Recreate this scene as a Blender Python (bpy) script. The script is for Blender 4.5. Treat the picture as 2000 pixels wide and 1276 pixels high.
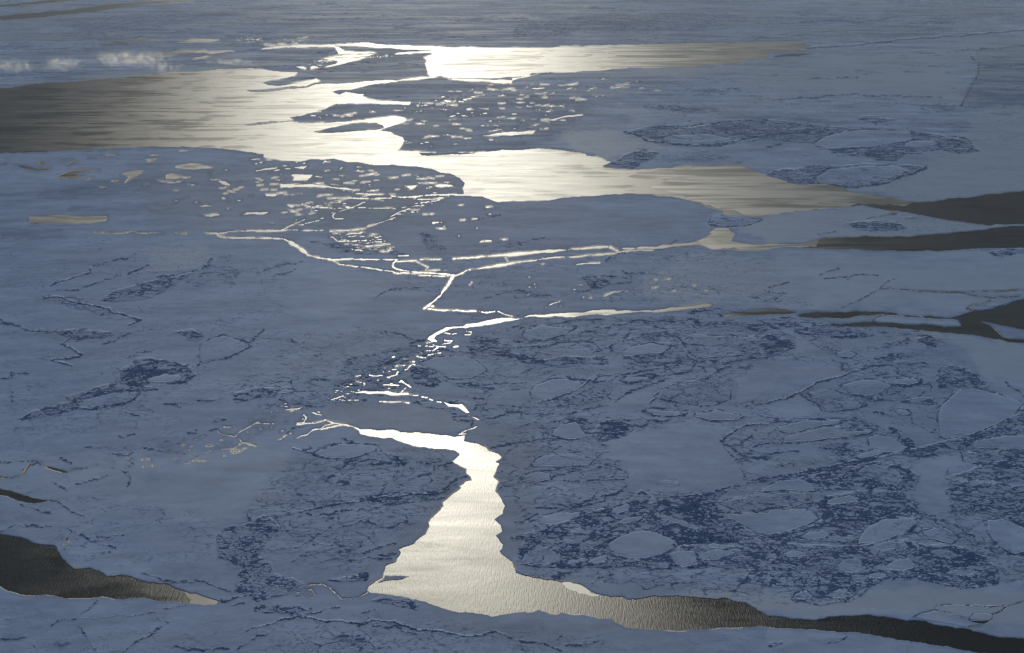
import bpy, math, random
import numpy as np
from mathutils import Vector, Matrix
for o in list(bpy.data.objects): bpy.data.objects.remove(o)
SC = bpy.context.scene
R = math.radians
# ------------------------------------------------------------------ camera, sky, sun, exposure
ALT = 3000.0                     # flying height in metres
F = 2988.0; CX = 1000.0; CY = 638.0; HORIZON = -150.0
PITCH = math.atan((CY - HORIZON) / F)
cam_d = bpy.data.cameras.new('camera'); cam = bpy.data.objects.new('camera', cam_d)
SC.collection.objects.link(cam); SC.camera = cam
cam.location = (0, 0, ALT); cam.rotation_euler = (math.pi/2 - PITCH, 0, 0)
cam_d.sensor_width = 36; cam_d.lens = 36 * F / 2000
cam_d.clip_start = 5; cam_d.clip_end = 1.5e6
SUN_EL, SUN_AZ = 13.0, -3.3      # azimuth measured from +Y, positive to the right
w = bpy.data.worlds.new('World'); SC.world = w; w.use_nodes = True
nt = w.node_tree; nt.nodes.clear()
sky = nt.nodes.new('ShaderNodeTexSky'); sky.sky_type = 'NISHITA'; sky.sun_disc = False
sky.sun_elevation = R(SUN_EL); sky.sun_rotation = R(SUN_AZ); sky.altitude = 300
sky.air_density = 1.0; sky.dust_density = 0.4; sky.ozone_density = 2.0
bg = nt.nodes.new('ShaderNodeBackground'); bg.inputs['Strength'].default_value = 0.05
wo = nt.nodes.new('ShaderNodeOutputWorld')
nt.links.new(sky.outputs[0], bg.inputs[0]); nt.links.new(bg.outputs[0], wo.inputs[0])
sun_d = bpy.data.lights.new('sun', 'SUN'); sun_d.energy = 3.2; sun_d.angle = R(0.5); sun_d.color = (1.0, 0.92, 0.76)
sun = bpy.data.objects.new('sun', sun_d); SC.collection.objects.link(sun)
sd = Vector((math.sin(R(SUN_AZ))*math.cos(R(SUN_EL)), math.cos(R(SUN_AZ))*math.cos(R(SUN_EL)), math.sin(R(SUN_EL))))
sun.rotation_euler = sd.to_track_quat('Z', 'Y').to_euler(); sun.location = (0, 0, ALT + 500)
SC.view_settings.view_transform = 'Standard'; SC.view_settings.look = 'None'
SC.view_settings.exposure = 0.25; SC.view_settings.gamma = 1.0

# ------------------------------------------------------------------ geometry of the view
cp, sp = math.cos(PITCH), math.sin(PITCH)
def ground(x, y):
    """where the sight line through photo pixel (x, y) meets the sea"""
    dz = -F*sp + (CY - y)*cp
    t = ALT / -dz
    return (x - CX)*t, (F*cp + (CY - y)*sp)*t
S4 = 3.988
ROW = [0, 320, 640, 956]
def P(s):
    out = []
    for seg in s.split('|'):
        k, body = seg.split(':')
        for q in body.split():
            a, b = q.split(','); a = float(a); b = float(b)
            if k == 'g': out.append((a, b))
            else: out.append((500*int(k[0]) + a/S4, ROW[int(k[1])] + b/S4))
    return out
rng = random.Random(7)
def rough(pts, amp=0.09, closed=True, minlen=2.2):
    """fractal break-up of an outline"""
    pts = [tuple(p) for p in pts]
    while True:
        n = len(pts); out = []; split = False
        for i in range(n if closed else n-1):
            a = pts[i]; b = pts[(i+1) % n]; out.append(a)
            dx, dy = b[0]-a[0], b[1]-a[1]
            fs = max(0.12, (0.5*(a[1]+b[1])+150)/1426)          # foreshortening, 1 at the bottom
            L = math.hypot(dx, dy)
            if L > minlen and -200 < a[0] < 2200:
                k = rng.gauss(0, amp)*min(L, 40)
                th = rng.uniform(0, 6.283)
                out.append(((a[0]+b[0])/2 + k*math.cos(th), (a[1]+b[1])/2 + k*math.sin(th)*(0.25+0.6*fs))); split = True
        if not closed: out.append(pts[-1])
        pts = out
        if not split: return pts

# ------------------------------------------------------------------ sampling grid, laid on the sea, finer where the view is nearer
ST = 1.25
def grow(start, end, s0, k=1.12):
    out = []; v = start; s = s0; sg = 1 if end > start else -1
    while (end - v)*sg > 0:
        s *= k; v += sg*s; out.append(v)
    return out
xs = np.array(grow(-20, -1500, ST)[::-1] + list(np.arange(-20, 2020.01, ST)) + grow(2020, 3500, ST))
ys_f = list(np.arange(-14, 1290.01, 1.15))
top = []
v, s = -14.0, 1.15
while v > -112: s = min(s*1.1, 8); v -= s; top.append(v)
bot = grow(ys_f[-1], 1900, 1.15, 1.12)
ys = np.array(top[::-1] + ys_f + bot)
NX, NY = len(xs), len(ys)
GX, GY = np.meshgrid(xs, ys)
WX, WY = ground(GX, GY)
WX = WX.astype(np.float64); WY = WY.astype(np.float64)
DIST = np.hypot(WX, WY)
print('grid', NX, NY, NX*NY)
# noise --------------------------------------------------------------
def hash2(ix, iy, seed):
    h = (ix.astype(np.int64)*374761393 + iy.astype(np.int64)*668265263 + seed*1442695041) & 0xffffffff
    h = ((h ^ (h >> 13))*1274126177) & 0xffffffff
    h = h ^ (h >> 16)
    return (h & 0xffffff).astype(np.float32)/np.float32(0xffffff)
def vnoise(x, y, seed):
    ix = np.floor(x); iy = np.floor(y); fx = (x-ix).astype(np.float32); fy = (y-iy).astype(np.float32)
    fx = fx*fx*(3-2*fx); fy = fy*fy*(3-2*fy)
    a = hash2(ix, iy, seed); b = hash2(ix+1, iy, seed); c = hash2(ix, iy+1, seed); d = hash2(ix+1, iy+1, seed)
    return (a+(b-a)*fx)*(1-fy) + (c+(d-c)*fx)*fy
def fbm(x, y, octs, seed, gain=0.55):
    t = 0; a = 1; n = 0
    for i in range(octs):
        t = t + a*(vnoise(x, y, seed+i)-0.5); n += a; a *= gain
        x, y = (x*1.6+y*1.2)+13.7, (-x*1.2+y*1.6)+5.1
    return 2*t/n
# conformal stretch of the sea plane: blocks grow with the square root of distance
Z = np.sqrt(WX + 1j*WY) if False else (WY + 1j*WX)**0.5
UX = Z.imag; UY = Z.real
# rasterising --------------------------------------------------------------
def win(x0, x1, y0, y1):
    i0 = np.searchsorted(xs, x0); i1 = np.searchsorted(xs, x1); j0 = np.searchsorted(ys, y0); j1 = np.searchsorted(ys, y1)
    return slice(j0, j1), slice(i0, i1)
def seg_dist(field, pts, closed, rad, widths=None):
    """field = min(field, distance (minus half width) to the polyline)"""
    n = len(pts)
    for i in range(n if closed else n-1):
        ax, ay = pts[i]; bx, by = pts[(i+1) % n]
        if max(ax, bx) < -60 or min(ax, bx) > 2060: continue
        w0 = 0 if widths is None else max(widths[i], widths[i+1])
        jy, ix = win(min(ax, bx)-rad-w0, max(ax, bx)+rad+w0, min(ay, by)-rad-w0, max(ay, by)+rad+w0)
        px = GX[jy, ix]; py = GY[jy, ix]
        if px.size == 0: continue
        dx, dy = bx-ax, by-ay; L2 = dx*dx+dy*dy+1e-9
        t = np.clip(((px-ax)*dx+(py-ay)*dy)/L2, 0, 1)
        d = np.hypot(px-ax-t*dx, py-ay-t*dy)
        if widths is not None: d = d - (widths[i]*(1-t)+widths[i+1]*t)
        np.minimum(field[jy, ix], d, out=field[jy, ix])
def inside(pts):
    """even-odd fill; returns window and boolean mask"""
    p = np.array(pts); jy, ix = win(p[:, 0].min()-8, p[:, 0].max()+8, p[:, 1].min()-8, p[:, 1].max()+8)
    X = xs[ix]; Y = ys[jy]; m = np.zeros((len(Y), len(X)), bool)
    q = np.roll(p, -1, axis=0)
    for r, yv in enumerate(Y):
        c = (p[:, 1] <= yv) != (q[:, 1] <= yv)
        if not c.any(): continue
        xc = p[c, 0] + (yv-p[c, 1])/(q[c, 1]-p[c, 1])*(q[c, 0]-p[c, 0])
        m[r] = np.searchsorted(np.sort(xc), X) % 2 == 1
    return (jy, ix), m
def poly_sdf(pts, rad=7):
    """window + signed distance, positive inside, clamped to +-rad"""
    wn, m = inside(pts)
    f = np.full(GX.shape, rad, np.float32) if False else None
    jy, ix = wn
    d = np.full(m.shape, float(rad))
    n = len(pts); j0, i0 = jy.start, ix.start
    for i in range(n):
        ax, ay = pts[i]; bx, by = pts[(i+1) % n]
        a, b = win(min(ax, bx)-rad, max(ax, bx)+rad, min(ay, by)-rad, max(ay, by)+rad)
        a = slice(max(a.start, jy.start), min(a.stop, jy.stop)); b = slice(max(b.start, ix.start), min(b.stop, ix.stop))
        if a.stop <= a.start or b.stop <= b.start: continue
        px = GX[a, b]; py = GY[a, b]
        dx, dy = bx-ax, by-ay; L2 = dx*dx+dy*dy+1e-9
        t = np.clip(((px-ax)*dx+(py-ay)*dy)/L2, 0, 1)
        dd = np.hypot(px-ax-t*dx, py-ay-t*dy)
        v = d[a.start-j0:a.stop-j0, b.start-i0:b.stop-i0]
        np.minimum(v, dd, out=v)
    return wn, np.where(m, d, -d)
def smooth(x, a, b):
    t = np.clip((x-a)/(b-a), 0, 1); return t*t*(3-2*t)

# ------------------------------------------------------------------ what lies where (outlines noted per photo tile, laid on the sea by P)
LEADS = [
 # big western lead with its arms, running on to the east
 "g:-150,172|00:0,690 300,655 560,640 800,620 1000,600 1300,575 1500,560 1700,540 1850,535 1994,538|10:50,540 130,555 325,565 300,590 240,608 120,622 50,645 90,665 170,672 300,650 470,612 495,632 440,660 640,655 780,645 930,630 1100,630 1240,610 1340,602 1440,585 1400,600 1300,612 1150,625 1000,650 920,655 780,690 700,700 590,715 650,740 700,718 800,735 840,735 830,750 870,770 940,785 1090,790 1205,795 1195,818 1100,812 900,802 740,805 610,812 540,850 460,860 520,865 430,880 260,915 285,935 270,950 420,962 550,960 740,945 950,920 1080,905 1150,915 1172,935 1150,950 1050,985 990,1005 960,1018 1050,1030 1070,1048 1140,1070 1155,1100 1130,1140 1100,1178 1180,1180 1400,1187 1700,1188 1994,1172|20:150,1163 370,1170 500,1190 570,1200 580,1215 660,1225 720,1250 770,1262|21:700,20 720,30 860,42 940,48 1100,40 1400,20 1700,8 1760,10 1870,50 1985,100|31:100,125 230,165 480,168 580,190 650,225 850,245 1000,280 1130,300 1200,302 1400,275 1994,215|g:2120,362 2120,440|31:1994,470 1700,478 1500,450 1300,420 1100,380 740,322 600,335 300,365 0,395|21:1994,403 1880,420 1780,405 1640,395 1640,362 1590,350 1450,305 1340,275 1250,255 1080,235 870,232 730,240 450,260 330,278 0,285|11:1994,290 1880,297 1820,275 1770,255 1700,252 1618,245 1620,220 1612,195 1628,150 1590,110 1500,75 1400,50 1250,20 1100,12 860,0|10:700,1260 650,1245 600,1235 430,1240 270,1255 150,1237 60,1225 60,1200 0,1195|00:1994,1190 1850,1170 1700,1155 1560,1150 1200,1140 900,1148 700,1165 400,1180 0,1195|g:-150,300",
 # north-eastern lead
 "10:50,378 200,360 540,349 690,345 820,333 870,331 940,345 1050,352 1300,360 1600,370 1994,374|20:400,364 800,355 1100,345 1500,335 1994,325|30:260,330 290,352 330,375 200,392 60,405 0,410|20:1994,450 1900,455 1820,465 1780,492 1500,508 1300,520 900,525 700,550 400,562 150,570 130,590 0,600|10:1500,605 1440,592 1350,590 1330,540 1320,500 1332,470 1310,450 1360,430 1375,418 1350,412 1240,415 1090,425 1080,418 1240,405 1380,396 1200,386 960,372 760,355 680,353 620,352 610,367 430,364 230,370 50,385",
 "10:610,362 650,372 690,402 800,404 940,410 800,417 700,422 640,420 630,390",
 "10:600,442 740,426 910,424 880,435 720,447 620,447",
 "10:535,522 620,500 640,480 575,460 680,453 760,452 870,450 800,466 720,485 640,507 560,522",
 "10:315,522 370,519 392,535 385,542 340,530", "10:425,520 450,514 495,525 460,530 430,540",
 "10:1500,614 1700,616 1994,628|20:0,630 250,560 140,590 0,610|10:1994,650 1850,645 1700,632",
 # far thin leads
 "g:-150,44|00:0,128 250,105 500,86 700,58 870,35 1300,6 1500,8 1200,30 900,65 700,95 500,115 200,145 0,152|g:-150,60",
 "g:-150,30|00:0,42 240,22 540,-4 600,0 300,30 0,54|g:-150,40",
 "00:790,360 900,325 1120,303 1280,302 1270,310 1000,325 870,345",
 "00:1390,330 1500,297 1700,315 1500,326", "00:1200,430 1350,400 1600,390 1620,402 1820,400 1640,422 1590,410 1400,416 1300,437",
 "00:1480,467 1600,435 1640,436 1540,462",
 "30:55,438 280,420 330,424 180,436 60,447",
 # bottom lead
 "12:805,795 1060,795 1120,815 1300,825 1500,842 1625,840 1615,885 1720,905 1790,935 1810,960 1880,980 1908,1010 1860,1045 1893,1060 1870,1110 1845,1160 1887,1200 1865,1262|13:1860,10 1900,60 1938,130 1920,190 1856,235 1908,280 1915,330 1866,360 1922,430 1895,480 1990,560|23:0,570 20,610 28,650 100,675 330,710 450,720 560,760 690,825 850,835 970,858 1100,832 1340,837 1600,860 1750,880 1900,930 1990,990|33:100,995 350,1022 520,995 700,988 1000,1010 1300,1058 1500,1085 1700,1130 1994,1170|g:2120,1262 2120,1310|33:1650,1275 1300,1215 1000,1170 780,1125 600,1115 350,1090 100,1080 0,1072|23:1700,1080 1500,1095 1300,1105 1100,1092 880,1075 830,1045 770,1005 550,970 380,950 340,972 300,968 250,948 0,965|13:1950,970 1880,985 1800,975 1600,960 1500,940 1380,900 1250,855 1150,835 980,812 890,803 868,790 880,755 930,720 990,685 995,650 1010,598 1090,570 1130,490 1113,465 1150,450 1230,425 1320,350 1352,290 1345,260 1370,220 1440,160 1462,130 1455,100 1530,40 1610,0|12:1570,1272 1600,1245 1590,1235 1682,1190 1675,1160 1640,1130 1642,1100 1600,1080 1533,1045 1592,985 1545,955 1410,945 1200,910 1100,880 1060,855 880,845 808,825",
 # dark lead at the lower left
 "g:-150,1030|03:0,352 170,378 260,420 420,440 470,520 520,580 570,622 690,615 780,645 830,682 950,672 1060,700 1110,718 1300,738 1350,765 1440,795 1520,812 1600,842 1700,872 1690,890 1590,902 1480,885 1360,870 1250,877 1130,845 1000,850 900,857 800,835 600,847 520,852 420,827 200,824 60,792 0,752|g:-150,1150",
 "g:-100,955|03:0,0 60,15 160,42 270,76 450,90 440,97 330,100 230,106 130,86 60,52 0,45|g:-100,966",
 # eastern leads
 "31:0,625 250,625 380,597 450,575 700,573 1000,568 1400,545 1600,525 1820,495 1994,488|g:2120,438 2120,486|31:1994,655 1700,657 1400,674 1100,680 800,675 500,665 200,645 0,665|21:1800,673 1560,665 1500,640 1440,625 1300,635 1160,660 1100,663 960,656 820,660 1000,647 1120,650 1200,635 1350,620 1430,608 1500,580 1560,547 1540,535 1570,510 1690,500 1690,522 1740,550 1700,602 1780,622 1994,630",
 "31:1994,1060 1800,1112 1700,1141 1600,1150 1400,1204 1480,1212 1515,1273 1350,1269 1200,1257 1000,1247 880,1243 800,1232 700,1240 480,1252|32:900,-8 1100,10 1500,50 1750,85 1994,118|g:2120,680 2120,575",
 "31:230,1180 350,1160 600,1160 760,1152 880,1157 1000,1168 1040,1183 850,1176 700,1185 350,1200 260,1195",
 "31:1030,1181 1200,1193 1405,1203 1480,1213 1300,1206 1100,1194",
 "21:1640,1180 1750,1160 1850,1145 1994,1130|31:0,1128 130,1135 220,1158 150,1170 0,1172|21:1850,1180 1650,1190",
 "11:1605,1275 1640,1250 1800,1222 1994,1202|21:0,1208 140,1180 200,1178 500,1160 690,1140 795,1137 820,1150 1100,1145 1250,1120 1400,1110 1530,1090 1560,1100 1500,1115 1400,1125 1300,1140 1200,1150 1110,1160 900,1160 700,1175 400,1190 200,1192 140,1188 0,1222|11:1900,1240 1700,1268 1640,1278",
 "12:1480,0 1410,35 1350,72 1338,90 1370,105 1415,112 1382,85 1425,50 1530,5 1640,0 1600,-8",
 # middle leads and pools
 "11:190,158 440,162 560,175 700,190 800,205 690,200 520,182 350,181 195,184", "11:275,85 440,88 400,128 290,128 300,105",
 "11:75,240 170,238 150,252 80,250", "11:300,30 400,18 370,40", "11:0,52 60,40 170,36 60,48 0,62", "11:0,378 95,378 60,394 0,394", "11:250,323 300,325 280,338",
 "11:1160,172 1250,170 1240,185 1210,198 1180,180", "11:1400,172 1420,162 1545,170 1500,178 1410,180",
 "11:1210,270 1300,275 1460,260 1400,278 1290,283",
 "11:1680,823 1800,800 1900,782 1994,765|21:30,775|11:1940,795 1850,805 1760,818",
 "21:0,695 200,680 450,665 740,640 755,648 400,677 250,690 0,718|11:1860,722 1800,722 1900,712",
 "12:720,490 850,494 920,500 1020,494 1070,508 1130,514 1180,508 1192,522 1080,526 1000,512 930,513 780,509",
 "12:1460,580 1520,600 1580,600 1602,597 1662,662 1640,666 1580,622 1500,612",
 "01:1370,25 1500,0 1650,32 1500,44", "01:450,100 520,70 640,50 720,50 620,68 580,95 660,100 540,118",
 "01:945,85 1030,65 1120,52 1100,75 1050,100 975,148 1020,100", "01:110,12 200,18 300,45 400,45 280,56", "01:1300,95 1350,84 1420,100 1300,112", "01:1230,128 1300,138 1430,138 1330,148",
 "01:225,410 420,400 600,412 840,412 830,445 700,462 480,474 240,472", "01:1700,132 1750,138 1795,170 1740,160", "01:1555,402 1680,388 1720,400 1650,412", "01:1880,400 1920,382 1994,378 1994,392",
 "g:1000,258 1045,256 1040,262 990,264 940,266",
 "20:305,935 400,908 550,892 550,900 400,915 320,938",
 "33:1560,1015 1650,1030 1722,1028 1700,1041 1600,1036",
 "02:310,1072 420,1100 522,1128 510,1134 410,1108",
]
CHANNELS = [
 ("01:740,535 960,540 1270,542", .9), ("01:1370,543 1450,543", 1.8), ("01:1590,540 1690,543 1740,570 1830,580 1994,581|11:220,588 270,615", 2.6), ("01:1690,543 1800,530 1994,523|11:200,520", 1.3),
 ("11:250,600 320,640 370,680 405,712", 5.5), ("11:400,712 480,730 590,748", 3), ("11:590,745 800,745 1040,747 1100,750", 2.0), ("11:600,750 650,785 850,808 1050,835 1240,860", 1.7), ("11:1270,868 1400,873 1550,880", 1.8),
 ("11:1100,750 1070,775 1065,805 1100,822 1250,848 1400,855 1550,867", 2.8), ("11:1100,763 1250,755", 1.5), ("11:1280,748 1440,744", 1.0), ("11:1540,740 1720,730 1860,715 1994,705", 2.4), ("11:1250,760 1340,805 1320,830 1480,830", 1.0),
 ("11:1670,825 1600,855 1540,878", 3.2), ("11:1535,875 1505,930 1460,990 1440,1025", 5), ("11:1440,1025 1400,1060 1340,1105 1310,1128", 2.8), ("11:1310,1126 1400,1138 1560,1140 1640,1150 1860,1150", 1.9), ("11:1340,1108 1385,1110", 2), ("11:1885,1150 1940,1175 1994,1187", 1.6),
 ("21:0,770 150,755 350,728 600,710 800,698 900,678 1120,675", 1.9), ("21:765,650 830,685", 4.5), ("21:480,785 600,775 680,772", 1.8), ("11:1940,725 1960,760", 1),
 ("11:560,270 760,268", 1.8), ("11:760,268 820,272 1050,268", 2.2), ("11:1050,250 1130,262 1250,257 1380,242 1520,240 1620,244", 2.4), ("11:750,230 860,235 980,240", 1.3), ("11:800,268 900,240 1000,243", 1.2), ("11:770,203 750,228", 1), ("11:870,207 950,205", 1.2),
 ("11:1480,243 1620,243", 3),
 ("11:360,318 430,340 600,348", 1.3), ("11:600,348 850,342 1100,352", .8), ("11:655,370 760,335 850,300", 1), ("11:620,382 595,405 610,427 680,428", 1.3), ("11:385,465 500,440", .9), ("11:200,517 270,480 380,435", .9), ("11:0,525 200,520 520,520", .9), ("11:580,525 750,518 850,505", .9), ("11:870,490 1000,450 1080,420", .9),
 ("11:1050,412 1130,370 1200,350", 1.2), ("11:1210,335 1310,322", 1.2), ("11:1230,312 1330,300", 1.1), ("11:1290,300 1400,290 1420,280", 1.0), ("11:1420,280 1500,255", .9),
 ("11:640,602 860,600", 1.5), ("11:860,642 1040,625", 1.6), ("11:700,552 830,535", 1.3), ("11:750,668 830,675", 1.3), ("11:960,688 1030,686 1050,655", 1.2), ("11:1110,718 1190,716", 1.5), ("11:890,615 980,608", 1.2), ("11:565,575 600,570 630,600", 1.2), ("11:890,558 950,572", 1),
 ("11:1750,607 1830,600", 3.2), ("11:1380,461 1425,455", 3), ("11:1595,440 1625,437", 1.8), ("11:1690,432 1725,427", 1.8), ("11:1800,396 1830,392", 1.8), ("11:1305,395 1335,394", 1.8), ("11:1360,392 1382,390", 1.8), ("11:1665,942 1680,925", 1.0),
 ("12:1200,522 1260,530", 1.8), ("12:1290,540 1335,546", 2), ("12:1355,558 1380,568", 1.6), ("12:1400,577 1450,582", 1.8), ("12:1660,685 1700,703", 1.8), ("12:1700,700 1735,718", 1.4), ("12:1580,832 1635,828", 1.6), ("12:1600,820 1640,800", 1.3), ("12:1650,797 1720,770", 2.0),
 ("12:960,573 1080,580 1190,587", 1.3), ("12:650,560 800,565", 1.), ("12:990,445 1110,450", 1.8), ("12:885,370 1000,375", 1.7), ("12:1105,345 1090,370 1030,390", 1.6), ("12:1020,385 1045,392", 2.4), ("12:1130,415 1160,435 1205,465", 2.4), ("12:1165,470 1120,520", 1.2),
 ("12:780,380 820,370", 1.), ("12:780,420 850,435 840,450", 1), ("12:590,562 640,545 680,530", 1.4), ("12:440,660 510,680", 1.4), ("12:480,655 495,660", 1.4),
 ("12:320,755 470,742 540,718", 2.2), ("12:540,718 600,742 670,755 740,768 808,800", 2.6), ("12:310,865 400,835 450,795 500,790", 1.8), ("12:500,795 600,772 680,757", 2.6), ("12:500,790 540,762 640,742", 1.4), ("12:370,680 392,700 375,740 320,742", 1.4),
 ("12:180,875 240,835", .9), ("12:0,745 140,748", .9), ("12:230,640 340,630", 1.2), ("12:270,650 350,625", .9), ("12:200,612 250,618", 1),
 ("12:1265,143 1390,150", 1.0), ("12:1330,122 1380,108", 1), ("12:1470,42 1560,48", 1.5), ("12:1640,30 1680,35 1670,55 1610,55", 1), ("12:1470,100 1528,103 1510,120 1440,128", 1.5), ("12:1380,135 1415,147 1475,150", 1.8), ("12:1420,150 1375,182", 2.2), ("12:1330,180 1360,180", 1.8),
 ("12:1340,215 1380,208", 1.6), ("12:1390,205 1440,197", 1.8), ("12:1265,228 1300,235", 3.2), ("12:1285,190 1290,195", 2), ("12:1220,265 1235,268", 1.6), ("12:1205,295 1180,325 1160,330", 1.8), ("12:1090,300 1160,295", 1), ("12:1210,290 1240,290", 1.3), ("12:1062,327 1090,325", 1.3), ("12:1060,230 1080,228", 1.6), ("12:1540,150 1575,147", 2.2), ("12:1150,240 1170,243", 1.2), ("12:990,345 1000,350", 1.8),
 ("13:400,747 520,738 575,762", 1.3), ("13:575,762 600,800", 1.0), ("13:600,790 640,825 670,858", 1.6), ("13:365,775 400,785 430,775 460,820 430,845", 1.2), ("13:360,820 365,835 300,838", .9), ("13:670,858 800,842", .7), ("13:800,842 872,800", 1.8),
 ("02:1510,877 1600,840", .8), ("02:1690,800 1740,832 1830,850", 1.3), ("02:1830,850 1870,810 1994,742|12:20,735", 1.4), ("02:1850,852 1890,895 1960,910 1994,922", 1.3), ("02:1890,895 1800,950", .9), ("02:1740,775 1800,775", 1.5),
 ("21:260,1125 290,1100 370,1075", 1.2), ("21:720,1030 800,992", .7), ("31:880,975 1130,988 1280,997 1520,1003", .9), ("31:1520,1003 1640,1033 1750,1047 1994,1032", .9), ("31:1500,1003 1700,993 1994,985", .8), ("31:1750,1047 1730,1070 1690,1095 1600,1100 1550,1130 1590,1142", .7), ("31:890,1180 810,1235", .8),
 ("33:1130,1003 1160,985 1290,945 1320,912 1600,907 1870,912 1994,875", .7), ("33:1290,945 1420,968 1560,1020 1690,1045", .7), ("33:1870,912 1745,975 1755,1002 1720,1030 1640,1060 1570,1075", .7), ("33:1600,975 1570,1015", .5),
 ("02:0,1165 80,1175 190,1130 230,1070 320,1050", .8), ("02:522,1130 650,1100 760,1070", .6),
]
OPENINGS = [
 ("10:1100,840 1200,780 1500,720 1700,670 1994,650|20:300,640 600,720 560,840 400,960 150,1040|10:1600,1130 1150,1160 1170,950 1050,900", 190, .5, 5, .18, .5),
 ("10:1100,800 1700,760 1660,790 1250,830 1100,870", 50, .6, 6, .2, .45),
 ("11:0,0 400,10 900,20 1500,90 1600,200 1100,330 300,330 0,200", 130, .5, 5, .2, .6),
 ("11:550,540 950,540 1080,690 900,700 750,665", 60, .6, 5, .18, .4),
 ("01:1200,60 1994,0 1994,480 1500,480 1300,250", 34, .8, 5, .3, .7), ("01:0,0 1200,0 1200,250 300,200 0,100", 9, 2, 7, .3, .6),
 ("00:600,1170 1500,1170 1994,1205 1994,1275 300,1275", 18, 2, 9, .35, .8), ("10:0,1230 600,1250 800,1275 0,1275", 14, 1, 7, .5, 1.2),
 ("11:1000,430 1200,300 1500,260 1300,350 1080,440", 40, .6, 4, .2, .4), ("11:300,320 500,280 800,290 700,380 380,480 100,470", 45, .6, 3.5, .3, .6),
 ("12:600,490 900,330 1150,290 1400,110 1500,140 1250,300 1200,480 900,470 600,580", 60, .4, 3, .25, .6),
 ("12:0,620 400,560 450,640 350,760 200,880 0,940|02:1700,1050 1000,1100 650,1020 1300,930 1994,700", 110, .4, 2.2, .25, .7),
 ("21:0,760 700,780 1200,780 1600,1000 900,1000 200,1150 0,1200", 40, .4, 2.2, .25, .6),
 ("20:600,600 1400,660 1400,720 600,760 100,700", 22, 2, 12, .4, .8), ("11:1300,330 1994,310 1994,620 1200,600", 10, 1, 4, .6, 1.2),
 ("10:380,500 600,440 640,470 450,520", 25, .8, 5, .35, .8), ("10:870,440 1100,425 1050,445 900,455", 18, .5, 2, .4, .8),
 ("10:420,900 900,860 950,880 500,940", 14, 1, 5, .5, 1.0), ("10:560,1020 950,960 980,1000", 16, 1, 4, .4, .9), ("13:280,760 460,800 440,850 260,840", 16, .5, 2, .3, .8),
 ("03:1500,890 1700,880 1850,795 1700,900", 14, .5, 1.6, .3, .6), ("03:470,360 560,420 480,440", 8, .5, 1.5, .3, .7),
 ("00:1750,290 1994,300 1994,330 1850,320", 20, .5, 2.5, .3, .6), ("10:0,300 400,290 400,340 0,370", 26, .5, 3, .3, .6),
]
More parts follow.
